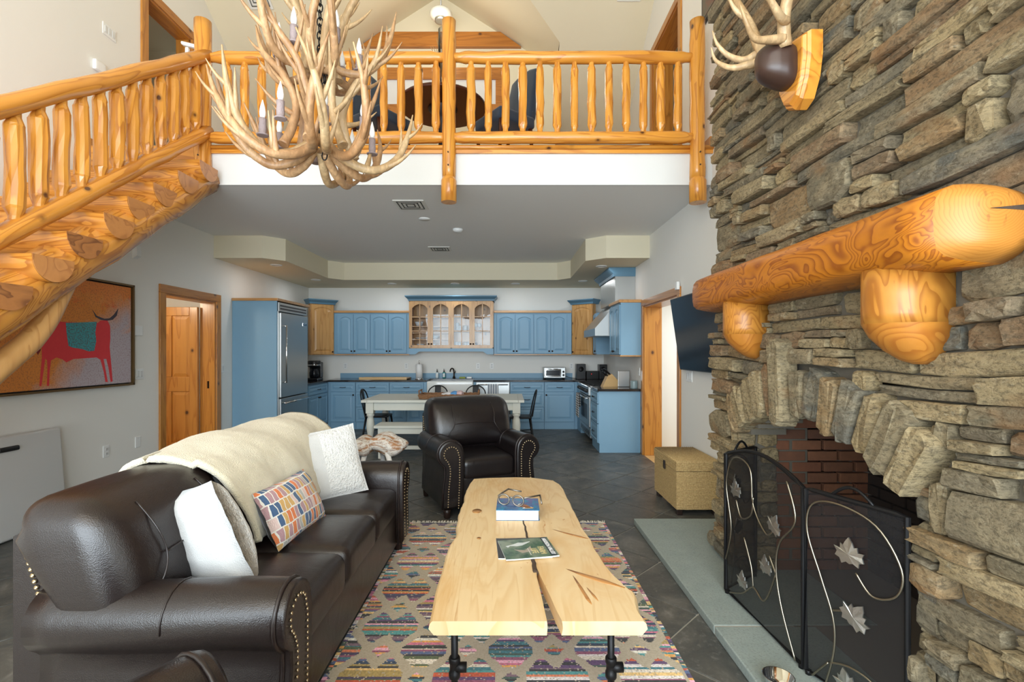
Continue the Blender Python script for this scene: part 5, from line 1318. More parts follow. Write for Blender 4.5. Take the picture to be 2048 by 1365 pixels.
# ================================================================== COFFEE TABLE
TZ=.45; th=.055
ct=T('coffee_table','live-edge pine slab coffee table with a split end on black pipe legs','coffee table',(.10,2.9,0),world=True)
rg=random.Random(4)
Lp=[(-.305,1.885),(-.318,2.15),(-.322,2.45),(-.318,2.62),(-.300,2.78),(-.312,2.95),(-.318,3.10),(-.318,3.24),(-.310,3.40),(-.318,3.62),(-.305,3.85),(-.285,3.98)]
Rp=[(.545,1.885),(.542,2.00),(.560,2.10),(.535,2.18),(.495,2.34),(.475,2.55),(.470,2.72),(.455,2.85),(.445,3.05),(.440,3.30),(.430,3.55),(.425,3.78),(.375,3.93)]
def dens(p,w):
    q=[Vector((a,b,0)) for a,b in p]; c=curve([tuple(v) for v in q],4); return [(v.x+rg.uniform(-w,w),v.y) for v in c]
Lc=dens(Lp,.003); Rc=dens(Rp,.003)
split=[(.155,1.885),(.150,2.0),(.145,2.12),(.137,2.25),(.130,2.36)]   # left lip of the crack
splitR=[(.215,1.885),(.200,1.97),(.185,2.08),(.165,2.2),(.140,2.36)]
topo=[(.06,4.03),(.20,4.02)]
out=Lc+[(-.16,4.01)]+topo+list(reversed(Rc))+splitR+list(reversed(split[:-1]))
# order: start near-left, go up left side, across far end, down right side, into the crack and back
n=len(out)
bm=bmesh.new()
def ringv(k,z,ins): 
    cx,cy=.11,2.95
    return [bm.verts.new((x-(x-cx)*ins*(1 if True else 0),y,z)) for x,y in out]
r0=ringv(0,TZ-th,.05); r1=ringv(1,TZ-th*.55,.0); r2=ringv(2,TZ-.010,.012); r3=ringv(3,TZ,.035)
for a,b in ((r0,r1),(r1,r2),(r2,r3)):
    for i in range(n): bm.faces.new((a[i],a[(i+1)%n],b[(i+1)%n],b[i]))
for ring in (r0,r3):
    es=[bm.edges.get((ring[i],ring[(i+1)%n])) for i in range(n)]
    bmesh.ops.triangle_fill(bm,use_beauty=True,use_dissolve=False,edges=es)
bmesh.ops.recalc_face_normals(bm,faces=bm.faces)
for v in bm.verts: v.co-=ct.location
me=bpy.data.meshes.new('slab_top'); 
for f in bm.faces:
    c=f.calc_center_median(); f.material_index=1 if (f.normal.y<-.6) else 0
bm.to_mesh(me); bm.free(); me.materials.append(M['slab']); me.materials.append(M['slabend'])
slab=bpy.data.objects.new('slab_top',me); COL.objects.link(slab); slab.parent=ct
crk=[(.135,2.30),(.130,2.40),(.125,2.5),(.118,2.62),(.112,2.75),(.10,2.95),(.088,3.1),(.07,3.25),(.055,3.4)]
c=curve([(a,b,TZ-.004) for a,b in crk],4); MB().tube([q+Vector((rg.uniform(-.003,.003),0,0)) for q in c],[max(.002,.0115*(1-i/len(c))+.002) for i in range(len(c))],8).build('bark_crack',M['pith'],slab)
# dark knots set into the top
for (x,y,a,b) in ((-.20,3.18,.045,.02),(-.02,2.60,.03,.016),(-.16,2.72,.018,.03)):
    MB().lathe([(1,-.004),(1,.0006),(0,.0007)],n=18,M=Matrix.Translation((x,y,TZ))@Matrix.Diagonal((a*.7,a,1,1))).build('knot',wood('knot_rings',(.52,.27,.09),(.28,.12,.035),2,14,(9,9,9),.4,0),slab)
M['gouge']=wood('gouge_brown',(.50,.24,.075),(.34,.13,.03),0,5,(9,9,2),.4,0)
def gouge(pts,r): MB().tube([Vector((x,y,TZ-.001)) for x,y in pts],r,8,flat=.25).build('bark_scar',M['gouge'],slab)
gouge([(.26,2.86),(.33,2.80),(.41,2.74),(.455,2.71)],[.004,.010,.013,.004]); gouge([(.28,2.34),(.36,2.27),(.44,2.21),(.52,2.15)],[.004,.016,.020,.006]); gouge([(.30,2.30),(.325,2.15),(.34,2.05),(.35,2.0)],[.003,.009,.010,.003]); gouge([(.345,2.18),(.37,2.08),(.385,2.02)],[.003,.008,.003])
for x,y in ((-.22,2.02),(.43,2.02),(-.22,3.72),(.33,3.72)):
    lg=MB().tube([(x,y,.012),(x,y,TZ-th-.01)],.0145,14).build('pipe_leg',M['blackmetal'],ct)
    MB().lathe([(.055,TZ-th-.012),(.055,TZ-th-.004),(.0,TZ-th-.003)],c=(x,y,0),n=18).build('flange',M['blackmetal'],lg)
    MB().lathe([(.021,.14),(.024,.145),(.024,.165),(.020,.17),(.020,.20),(.024,.205),(.024,.222),(.021,.228)],c=(x,y,0),n=14).build('tee_fitting',M['blackmetal'],lg)
    MB().lathe([(.028,0),(.028,.015),(.018,.02),(.018,.03)],c=(x,y,0),n=14).build('end_cap',M['blackmetal'],lg)
for x0,y0 in ((-.22,2.02),(.43,2.02),(-.22,3.72),(.33,3.72)): MB().tube([(x0,y0,.184),(x0+.05,y0,.184)],.020,12).build('pipe_stub',M['blackmetal'],ct)
# ---- book with metal eyeglasses ornament, magazines
bk=T('book','thick white-paged paperback with a blue painted cover under the spectacles','book',(.065,3.12,TZ),R(-1)); bw,bl,bt=.265,.235,.066
MB().box(-bw/2,bw/2-.004,-bl/2,bl/2,.003,bt-.004).build('pages',M['paper'],bk)
cov=N('painted_cover'); co=cov.coord((1,1,1),rand=False); nz=cov.noise(co,16,4,.6,1.0); sp=cov.new('ShaderNodeSeparateXYZ'); tc=cov.new('ShaderNodeTexCoord'); cov.L(tc.outputs['Object'],sp.inputs[0])
grad=cov.math('ADD',cov.math('MULTIPLY',sp.outputs['Y'],4.0),.5)
cc=cov.mix(grad,(.015,.12,.30),(.16,.13,.36)); cc=cov.mix(cov.ramp(nz,[(.42,(0,0,0)),(.62,(1,1,1))]),cc,(.03,.22,.42)); cc=cov.mix(cov.ramp(cov.noise(co,30,3,.6),[(.60,(0,0,0)),(.7,(.7,.7,.7))]),cc,(.004,.03,.06)); cov.set(col=cc,rough=.25)
MB().box(-bw/2-.001,bw/2+.003,-bl/2-.002,bl/2+.002,0,.003).build('back_cover',cov.mat,bk)
fcv=MB().box(-bw/2-.001,bw/2+.003,-bl/2-.002,bl/2+.002,bt-.004,bt).build('front_cover',cov.mat,bk)
for nm,pl,cl in (('cover_shape',[(.0,-.055),(.06,-.075),(.085,-.07),(.06,-.02),(.03,.0),(.01,-.02)],(.36,.13,.045)),('cover_shape',[(.045,-.085),(.095,-.085),(.10,-.068),(.05,-.066)],(.70,.36,.08)),('cover_shape',[(-.005,-.05),(.005,.0),(.02,.01),(.012,-.03)],(.75,.77,.78)),('cover_shape',[(.03,-.088),(.045,-.086),(.05,-.064),(.088,-.062),(.088,-.058),(.04,-.060)],(.8,.8,.78))):
    MB().prism(pl,2,bt,bt+.0006).build(nm,plain('print_%d'%len(bpy.data.materials),cl,.3),fcv)
es=T('spectacles_ornament','large hammered metal spectacles ornament lying folded open on the blue book','ornament',(.065,3.13,TZ+bt))
sv=plain('tarnished_silver',(.30,.28,.25),.42,1.0,bump=.5,bs=160)
f1=MB()
def oval(cx,cz,a,b,k=22): return [(cx+a*math.cos(2*PI*i/k),-.055+.0*i,cz+b*math.sin(2*PI*i/k)) for i in range(k)]
for cx in (-.075,.02): f1.tube(oval(cx,.035,.036,.033),.0055,8,closed=True)
f1.tube([(-.041,-.055,.048),(-.027,-.055,.055),(-.014,-.055,.048)],.005,8); 
f1.xf(Matrix.Rotation(R(-18),4,'Z')); f1.build('rims',sv,es)
M2=Matrix.Rotation(R(-18),4,'Z')
tm_=MB()
tm_.tube([M2@Vector(p) for p in ((-.112,-.055,.055),(-.105,.0,.058),(-.09,.085,.062))],.0055,8); tm_.tube([M2@Vector(p) for p in ((.058,-.055,.055),(.095,.0,.052),(.135,.055,.050))],.0055,8)
tm_.build('temples',sv,es)
for p0,p1 in (((-.09,.085,.062),(.0,.09,.052)),((.135,.055,.050),(.16,.0,.012))):
    MB().tube([M2@Vector(p0),M2@Vector(p1)],.0052,8).build('temple_tip',sv,es)
def magcover(name,a,b,c):
    m=N(name); co=m.coord((1,1,1),rand=False); n=m.noise(co,26,4,.7); n2=m.noise(co,9,2,.5); q=m.mix(m.ramp(n,[(.35,(0,0,0)),(.65,(1,1,1))]),a,b); q=m.mix(m.math('MULTIPLY',m.ramp(n2,[(.45,(0,0,0)),(.6,(1,1,1))]),.5),q,c); m.set(col=q,rough=.22); return m.mat
def mag(name,label,loc,rz_,w,h,t,mat):
    g=T(name,label,'magazine',loc,rz_)
    def cur(v): return v
    nx=12; rings=[]
    mb=MB(); pg=MB()
    for i in range(nx+1):
        x=-w/2+w*i/nx; lift=.010*max(0,(abs(x)/(w/2))-.72)**1.2*.8
        pg_=lift; rings.append((x,lift))
    pg.loft([[(x,-h/2,l),(x,h/2,l),(x,h/2,l+t-.001),(x,-h/2,l+t-.001)] for x,l in rings]); pg.build('pages',M['paper'],g)
    mb.loft([[(x,-h/2+.001,l+t-.001),(x,h/2-.001,l+t-.001),(x,h/2-.001,l+t),(x,-h/2+.001,l+t)] for x,l in rings]); return g,mb.build('cover',mat,g)
RM=R(11)
mag('magazine','black covered magazine peeping out under the green farm magazine',(.082,2.58,TZ),R(4),.275,.26,.006,plain('dark_magazine_cover',(.02,.022,.028),.25))
g,cv=mag('magazine','green farm magazine with a white goose photo lying on top of another',(.105,2.555,TZ+.0065),RM,.275,.245,.007,magcover('farm_photo',(.025,.075,.055),(.10,.17,.10),(.30,.33,.25)))
zt=.0072
hb=MB().box(.097,.130,-.121,.121,zt-.0004,zt+.0013); 
hb.build('banner',plain('banner_slate',(.03,.04,.05),.25),cv)
textm('HUDSON VALLEY','lettering',.030,M['paper'],cv,(.1135,0,zt+.0019),(0,0,R(-90)),sx=.88,bold=.0006)
gold=plain('title_gold',(.62,.50,.24),.4)
textm('FARM','lettering',.046,gold,cv,(.066,-.045,zt+.001),(0,0,R(-90)),sx=.8)
textm('LIFE','lettering',.046,gold,cv,(.026,-.045,zt+.001),(0,0,R(-90)),sx=.8)
MB().box(-.003,-.0005,-.09,-.005,zt,zt+.0004).build('rule_line',M['paper'],cv)
MB().prism([(-.10,.02),(-.085,.04),(-.05,.03),(-.02,.035),(.0,.05),(.03,.075),(.032,.082),(-.01,.07),(-.035,.075),(-.07,.055),(-.11,.04)],2,zt,zt+.0004).build('goose_print',plain('goose_white',(.62,.66,.66),.3),cv)
MB().prism([(-.075,-.01),(-.02,-.03),(.02,.02),(.015,-.045),(-.04,-.06)],2,zt,zt+.0003).build('path_print',plain('path_tan',(.36,.31,.25),.3),cv)
# ================================================================== RUG (flat-woven kilim)
def rug():
    x0,x1,y0,y1=-.845,.845,1.45,4.22; r=random.Random(8); res=.0075
    nx,ny=int((x1-x0)/res),int((y1-y0)/res)
    pal=[(.55,.10,.04),(.72,.22,.10),(.80,.40,.10),(.62,.18,.28),(.85,.42,.55),(.07,.05,.11),(.12,.06,.16),(.03,.06,.12),(.05,.20,.24),(.08,.30,.30),(.10,.13,.06),(.03,.03,.03),(.80,.76,.68),(.75,.68,.58),(.20,.12,.16),(.42,.30,.10),(.30,.09,.16),(.06,.10,.08),(.78,.72,.70),(.10,.14,.28),(.035,.035,.04),(.80,.55,.22)]
    base=[(.50,.43,.32),(.47,.40,.29),(.53,.455,.34)]
    bands={}
    def band(key,b):
        k=(key,b)
        if k not in bands: bands[k]=(r.choice(pal),r.uniform(.008,.020))
        return bands[k]
    seq={}
    def stripe(key,v):
        if key not in seq:
            s=[];p=-.22
            while p<.22: h=r.uniform(.009,.026); s.append((p+h,r.choice(pal))); p+=h
            seq[key]=s
        for lim,c in seq[key]:
            if v<lim: return c
        return seq[key][-1][1]
    px_,py_=.43,.41
    vs=[(x0+(x1-x0)*i/nx,y0+(y1-y0)*j/ny,.0075) for j in range(ny+1) for i in range(nx+1)]
    fs=[];cols=[]
    for j in range(ny):
        y=y0+(y1-y0)*(j+.5)/ny
        for i in range(nx):
            x=x0+(x1-x0)*(i+.5)/nx
            a=j*(nx+1)+i; fs.append((a,a+1,a+nx+2,a+nx+1))
            xx=x+.63; yy=y-2.42
            st_=math.floor(xx/.012)*.012
            jg=.006*math.sin(st_*913)+r.uniform(-.004,.004)
            ix=math.floor(xx/px_+.5); iy=math.floor(yy/py_+.5); dx=xx-ix*px_; dy=yy-iy*py_
            col=None
            if abs(dx)/.050+abs(dy+jg)/.048<1: col=stripe(('d',ix,iy),dy)
            else:
                for kx_,ky_ in ((.5,0),(0,.5),(.5,.5)):
                    hx_=math.floor(xx/px_-kx_+.5); hy_=math.floor(yy/py_-ky_+.5)
                    ex=xx-(hx_+kx_)*px_; ey=yy-(hy_+ky_)*py_; ay=abs(ey+jg*.6)
                    if kx_ and ky_: ok=abs(ex)/.040+ay/.040<1
                    elif kx_: ok=abs(ex)<.112-.75*max(0,ay-.025) and ay<.128
                    else:
                        ok=abs(ex)<.145-.62*max(0,ay-.035) and ay<.140
                        if ay>.07 and abs(ex)<.012+(ay-.07)*.62: ok=False
                    if ok: col=stripe(('h',kx_,ky_,hx_,hy_),ey); break
            if x<x0+.02 or x>x1-.02: col=stripe(('e',x<0,math.floor(y/.2)),(y%.2)-.1)
            if col is None: col=base[r.randrange(3)]
            else:
                q=r.uniform(.85,1.35); col=tuple(min(1,c*q) for c in col)
                if r.random()<.06: col=base[0]
            cols.append(col)
    me=bpy.data.meshes.new('woven_field'); me.from_pydata([(a-0,b-2.8,c) for a,b,c in vs],[],fs)
    at_=me.color_attributes.new('weave','FLOAT_COLOR','CORNER'); buf=[]
    for c in cols: buf+=[c[0],c[1],c[2],1]*4
    at_.data.foreach_set('color',buf)
    m=N('kilim_weave'); va=m.new('ShaderNodeVertexColor',layer_name='weave'); m.set(col=va.outputs[0],rough=.95,sheen=.2)
    co=m.coord((60,220,60),rand=False); m.bump(m.noise(co,1.5,2,.6),.6,.004); me.materials.append(m.mat)
    root=T('kilim_rug','flat-woven kilim rug of multicoloured striped hexagons on beige','rug',(0,2.8,0))
    o=bpy.data.objects.new('woven_field',me); COL.objects.link(o); o.parent=root
    b=MB().box(x0,x1,y0-2.8,y1-2.8,0,.0072); b.build('rug_backing',plain('rug_beige',(.50,.43,.32),.95),root)
    f=MB(); x=x0
    while x<x1:
        for yy,sg in ((y1,1),):
            l=r.uniform(.03,.07); a=r.uniform(-.02,.02); f.tube([(x,yy-2.8-.002,.006),(x+a*.5,yy-2.8+sg*l*.5,.010),(x+a+r.uniform(-.01,.01),yy-2.8+sg*l,.003)],[.0045,.004,.003],5)
        x+=r.uniform(.006,.012)
    o=f.build('fringe',plain('fringe_cotton',(.62,.58,.50),.95),root); o['kind']='stuff'
rug()
# ================================================================== DINING GROUP
dt=T('dining_table','white distressed dining table with turned legs behind the armchair','table',(-.97,7.82,0),world=True)
tx0,tx1,ty0,ty1=-2.19,.25,7.26,8.36
for i in range(5): MB().bbox(tx0+.09,tx1-.09,ty0+(ty1-ty0)*i/5+.001,ty0+(ty1-ty0)*(i+1)/5-.001,.722,.76,.003).build('plank',M['distress'],dt)
for a,b in ((tx0,tx0+.088),(tx1-.088,tx1)): MB().bbox(a,b,ty0,ty1,.722,.76,.003).build('breadboard_end',M['distress'],dt)
ap=MB()
for q in ((tx0+.12,tx1-.12,ty0+.07,ty0+.095),(tx0+.12,tx1-.12,ty1-.095,ty1-.07),(tx0+.08,tx0+.105,ty0+.1,ty1-.1),(tx1-.105,tx1-.08,ty0+.1,ty1-.1)): ap.box(*q,.60,.722)
ap.build('apron',M['distress'],dt)
LEG=[(.035,0),(.040,.02),(.036,.09),(.033,.15),(.048,.165),(.048,.185),(.036,.20),(.044,.23),(.058,.31),(.062,.38),(.052,.46),(.040,.50),(.056,.515),(.058,.54),(.050,.555)]
for x in (tx0+.115,tx1-.115):
    for y in (ty0+.10,ty1-.10):
        lg=MB().lathe(LEG,c=(x,y,0),n=20).bbox(x-.058,x+.058,y-.058,y+.058,.555,.722,.004).build('turned_leg',M['distress'],dt)
be=T('dining_bench','white painted plank bench tucked at the near side of the dining table','bench',(-.95,6.93,0),world=True)
for i in range(2): MB().bbox(-1.85,-.04,6.72+.19*i,6.72+.19*i+.188,.425,.46,.003).build('plank',M['distress'],be)
a=MB(); a.box(-1.80,-.09,6.745,6.765,.345,.425); a.box(-1.80,-.09,7.055,7.075,.345,.425); a.build('apron',M['distress'],be)
for x in (-1.76,-.13):
    for y in (6.775,7.045): MB().bbox(x-.035,x+.035,y-.035,y+.035,0,.425,.004).build('leg',M['distress'],be)
    MB().bbox(x-.03,x+.03,6.80,7.02,.10,.15,.003).build('stretcher',M['distress'],be)
MB().bbox(-1.74,-.15,6.885,6.935,.10,.15,.003).build('long_stretcher',M['distress'],be)
def metal_chair():
    c=T('metal_chair','black metal cafe chair at the left end of the white dining table','chair'); m=M['blackmetal']
    MB().rbox((0,0,.435),(.37,.37,.03),.014).build('seat',m,c)
    MB().tube(curve([(-.17,.17,.43),(-.185,.21,.62),(-.165,.245,.77),(-.09,.265,.845),(0,.27,.865),(.09,.265,.845),(.165,.245,.77),(.185,.21,.62),(.17,.17,.43)],5),.011,8).build('back_hoop',m,c)
    MB().rbox((0,.225,.65),(.11,.012,.43),.005,fn=lambda v:(v[0],v[1]+.16*v[2]+.012,v[2])).build('back_splat',m,c)
    for sx in (-1,1):
        for sy in (-1,1): MB().tube([(sx*.16,sy*.16,.43),(sx*.215,sy*.22,0)],[.018,.012],8).build('leg',m,c)
    b=MB(); b.tube([(-.19,-.185,.20),(.19,.185,.20)],.006,6); b.tube([(-.19,.185,.20),(.19,-.185,.20)],.006,6); b.build('cross_brace',m,c)
    return c
c0=metal_chair(); c0.location=(-2.12,8.0,0); c0.rotation_euler=(0,0,R(90))
for (x,y,r,lb) in ((.20,7.86,-90,'black metal cafe chair at the right end of the white dining table'),(-1.27,8.62,0,'black metal chair on the sink side of the dining table, left of two'),(-.58,8.62,0,'black metal chair on the sink side of the dining table, right of two')):
    c=copy_tree(c0); c.location=(x,y,0); c.rotation_euler=(0,0,R(r)); c['label']=lb
for c in [o for o in COL.objects if o.name.startswith('metal_chair')]: c['group']='metal cafe chairs round the dining table'
ty=T('rattan_tray','brown braided rattan tray with raised end handles on the dining table','tray',(-.90,7.56,.76)); 
MB().bbox(-.44,.44,-.17,.17,.004,.016,.003).build('tray_base',M['rattan'],ty)
for k in range(3):
    b=MB(); z=.018+.022*k; o=.006*k
    P_=[(-.44-o,-.17-o,z),(.44+o,-.17-o,z),(.44+o,.17+o,z),(-.44-o,.17+o,z)]; pts=[]
    for i in range(4):
        a,bb=Vector(P_[i]),Vector(P_[(i+1)%4]); n=26 if i%2==0 else 10
        for j in range(n): pts.append(a.lerp(bb,j/n)+Vector((0,0,.004*math.sin(j*2.4+k*2))))
    b.tube(pts,.0135,7,closed=True,jit=.12,rg=rl).build('braid',M['rattan'],ty)
for s in (-1,1):
    for y in (-.12,.12): MB().tube([(s*.45,y,.06),(s*.455,y,.125)],.010,8).build('handle_post',M['rattan'],ty)
    MB().tube([(s*.455,-.13,.125),(s*.455,.13,.125)],.011,8).build('handle_bar',M['rattan'],ty)
nk=T('napkin_bundle','crumpled white, blue and pink printed napkins lying in the rattan tray','napkins',(-.87,7.56,.776))
for i,(x,cc) in enumerate(((-.07,(.75,.75,.76)),(.02,(.12,.35,.70)),(.10,(.75,.55,.55)))):
    MB().rbox((x,.02*i,.035+.006*i),(.15,.16,.07),.03,(0,0,.01),fn=lambda v:(v[0]+.01*math.sin(40*v[1]),v[1],v[2]+.012*math.sin(35*v[0]+20*v[1]))).build('napkin',plain('napkin_%d'%i,cc,.9),nk)
# ================================================================== DRIFTWOOD SIDE TABLE
dw_=T('driftwood_table','small side table with a whitewashed driftwood lump top on white splayed legs','side table',(-1.19,4.50,0))
def drift(v,sx):
    n=.028*math.sin(14*v[0]+3)+.020*math.sin(23*v[1]+9*v[0])+.014*math.sin(31*v[2]+11*v[0]); return (v[0]*(1+n)+n*.6,v[1]*(1+1.2*n)+n*.4,v[2]*(1-.28*abs(v[0])/.3)+n*.5)
m=N('whitewashed_driftwood'); co=m.coord((1,2,3),rand=False); nz=m.noise(co,7,4,.65,.6); n2=m.noise(co,28,3,.6); c=m.mix(m.ramp(nz,[(.40,(0,0,0)),(.50,(1,1,1))]),(.44,.22,.10),(.78,.75,.70)); c=m.mix(m.math('MULTIPLY',m.ramp(n2,[(.55,(0,0,0)),(.62,(1,1,1))]),.6),c,(.30,.14,.06)); m.set(col=c,rough=.7); m.bump(m.math('ADD',nz,n2),.8,.02); M['drift']=m.mat
mb=MB(); mb.rbox((.08,.02,.632),(.36,.30,.125),.06,(0,0,.02),arc=4,mid=6,fn=lambda v:drift(v,1)); mb.rbox((-.13,-.02,.625),(.22,.26,.11),.052,(0,0,.01),arc=4,mid=5,fn=lambda v:drift((v[0],v[1],v[2]),2)); mb.build('driftwood_top',M['drift'],dw_)
for (x,y,a,b) in ((.10,-.10,.27,-.12),(-.10,-.09,-.22,-.16),(.0,.10,.02,.24)): MB().tube([(x,y,.58),(a,b,0)],[.024,.017],12).build('leg',M['plastic'],dw_)
# ================================================================== RIGHT WALL: TELEVISION, TRUNK
tv=T('television','black flat television tilted down on the right wall behind the chimney','television',(1.86,4.68,1.68),rot=(0,R(8.1),R(180)))
MB().bbox(-.0,.035,-.62,.62,-.385,.385,.006).build('cabinet',M['black'],tv); MB().box(.0355,.037,-.608,.608,-.372,.372).build('screen',M['screen'],tv); MB().box(-.05,0,-.15,.15,-.10,.10).build('wall_bracket',M['blackmetal'],tv)
tk=T('wicker_trunk','woven seagrass trunk with dark clasp beside the end of the chimney','trunk',(1.735,4.74,0),world=True)
def ribbed(x0,x1,y0,y1,z0,z1,rows):
    mb=MB(); rings=[]; n=rows*4
    for i in range(n+1):
        z=z0+(z1-z0)*i/n; k=.0045*abs(math.sin(PI*rows*i/n))
        r=.012; P_=[]
        cs=[(x0,y0),(x1,y0),(x1,y1),(x0,y1)]
        for j,(x,y) in enumerate(cs):
            sx=-1 if x==x0 else 1; sy=-1 if y==y0 else 1
            P_.append((x+sx*k,y+sy*k,z))
        # subdivide sides for slight waviness
        Q_=[]
        for j in range(4):
            a,b=Vector(P_[j]),Vector(P_[(j+1)%4])
            for q in range(8): Q_.append(a.lerp(b,q/8)+Vector((0,0,.0012*math.sin(q*2.3+i))))
        rings.append(Q_)
    return mb.loft(rings,0,False)
ribbed(1.535,1.935,4.41,5.06,.055,.40,26).build('trunk_body',M['seagrass'],tk)
lid=ribbed(1.530,1.940,4.405,5.065,.405,.488,6)
for i in range(20): 
    x=1.535+.40*(i+.5)/20; lid.tube([(x,4.405,.489),(x,5.065,.489)],.0105,6,jit=.06,rg=rl)
lid.build('lid',M['seagrass'],tk)
MB().bbox(1.518,1.528,4.70,4.745,.355,.435,.003).build('clasp',M['darkwood'],tk)
for x in (1.57,1.90):
    for y in (4.45,5.02): MB().bbox(x-.025,x+.025,y-.025,y+.025,.0,.06,.004).build('foot',M['darkwood'],tk)
bw_=T('steel_bowl','small steel bowl at the bottom edge on the hearth before the fire screen','bowl',(1.165,2.09,.05)); MB().lathe([(.03,0),(.05,.01),(.062,.05),(.064,.052),(.060,.052),(.045,.012),(0,.010)],n=24).build('bowl_body',M['chrome'],bw_)
# ================================================================== LEFT WALL: PAINTING, FOLDING TABLE
XW=XL+.045
def wp(zx,zy):   # painting sketch coordinates -> wall plane (y, z)
    px_,py_=zx/3.25,480+zy/3.25; d=972*(-XW)/(1015-px_); return (d,1.5-(py_-702)*d/972)
pa=T('bull_painting','large orange and grey abstract painting of a red bull with a teal blanket','painting',(XL,4.40,1.15),world=True)
ya,yb_,za,zb=3.60,5.175,1.165,2.17
m=N('painted_canvas'); tc=m.new('ShaderNodeTexCoord'); sp=m.new('ShaderNodeSeparateXYZ'); m.L(tc.outputs['Object'],sp.inputs[0])
co=m.coord((1,1,1),rand=False); nb=m.noise(co,3.2,4,.6,.8); nf=m.noise(m.coord((1,26,26),rand=False),3,3,.6); n3=m.noise(co,7,4,.65,.5)
yy=m.math('MULTIPLY',m.math('ADD',sp.outputs['Y'],.8),.63); zz_=m.math('SUBTRACT',sp.outputs['Z'],.05)
gry=m.math('SUBTRACT',m.math('ADD',yy,m.math('MULTIPLY',nb,.55)),m.math('MULTIPLY',zz_,.55))
c=m.mix(m.ramp(gry,[(.62,(0,0,0)),(.85,(1,1,1))]),(.72,.26,.05),(.50,.44,.48))
c=m.mix(m.ramp(m.math('ADD',m.math('MULTIPLY',zz_,.75),m.math('MULTIPLY',n3,.55)),[(.86,(0,0,0)),(.95,(1,1,1))]),c,(.75,.09,.03))
c=m.mix(m.ramp(m.math('ADD',m.math('MULTIPLY',zz_,.5),m.math('MULTIPLY',nb,.6)),[(.60,(0,0,0)),(.72,(.8,.8,.8))]),c,(.80,.30,.07))
c=m.mix(m.math('MULTIPLY',m.ramp(nf,[(.5,(0,0,0)),(.62,(1,1,1))]),.4),c,(.22,.07,.05)); m.set(col=c,rough=.75); m.bump(nf,.3,.003)
cvs=MB().box(XL+.012,XL+.040,ya,yb_,za,zb).build('canvas',m.mat,pa)
fr=MB()
for q in ((ya-.03,ya-.012,za-.03,zb+.03),(yb_+.012,yb_+.03,za-.03,zb+.03),(ya-.03,yb_+.03,za-.03,za-.012),(ya-.03,yb_+.03,zb+.012,zb+.03)): fr.box(XL+.003,XL+.060,*q)
fr.build('frame',M['frame'],pa)
MB().box(XL+.004,XL+.011,ya-.012,yb_+.012,za-.012,zb+.012).build('backing_gap',M['black'],pa)
m2=N('bull_red'); n=m2.noise(m2.coord((1,1,1),rand=False),11,4,.6); m2.set(col=m2.mix(n,(.66,.03,.05),(.76,.06,.06)),rough=.7)
bull=[(275,545),(310,525),(430,535),(640,540),(655,525),(700,522),(718,560),(720,640),(715,700),(725,800),(735,920),(722,925),(708,830),(694,775),(676,775),(690,850),(704,925),(688,925),(678,860),(656,780),(630,765),(560,770),(480,775),(435,797),(410,778),(370,765),(335,785),(326,850),(322,950),(308,950),(312,850),(310,785),(297,772),(287,850),(272,952),(260,952),(268,850),(276,770),(275,700)]
tealm=N('blanket_teal'); n=tealm.noise(tealm.coord((1,26,26),rand=False),3,4,.65); tealm.set(col=tealm.mix(tealm.ramp(n,[(.42,(0,0,0)),(.6,(1,1,1))]),(.06,.40,.46),(.10,.15,.16)),rough=.75)
def pic(name,pl,mat,o):
    MB().prism([wp(a,b) for a,b in pl],0,XL+.040,XL+.040+o).build(name,mat,cvs)
pic('bull_figure',bull,m2.mat,.0012)
pic('blanket_patch',[(430,540),(530,537),(632,533),(622,600),(628,660),(615,722),(580,726),(540,712),(470,700),(448,690),(436,610)],tealm.mat,.002)
pic('horns',[(603,453),(630,493),(680,513),(715,510),(742,488),(772,446),(762,492),(735,520),(700,526),(660,521),(624,502)],plain('horn_grey',(.06,.05,.07),.7),.0018)
pic('tail',[(264,580),(258,680),(268,718),(250,748),(232,716),(248,670),(252,590)],plain('tail_red',(.22,.02,.02),.7),.0018)
ft=T('folding_table','pale grey plastic folding table leaning upright against the left wall','folding table',(XL+.125,3.4,0),rot=(0,R(-4.5),0))
MB().rbox((.0,0,.415),(.05,1.84,.82),.024,arc=4,mid=2).build('table_top',plain('grey_plastic',(.60,.60,.59),.4,bump=.15,bs=90),ft)
MB().rbox((.03,.45,.72),(.03,.16,.04),.012).build('carry_handle',M['black'],ft)
for y in (-.7,.7): MB().tube([(-.04,y,.1),(-.04,y,.7)],.012,8).build('folded_leg',M['steeldk'],ft)
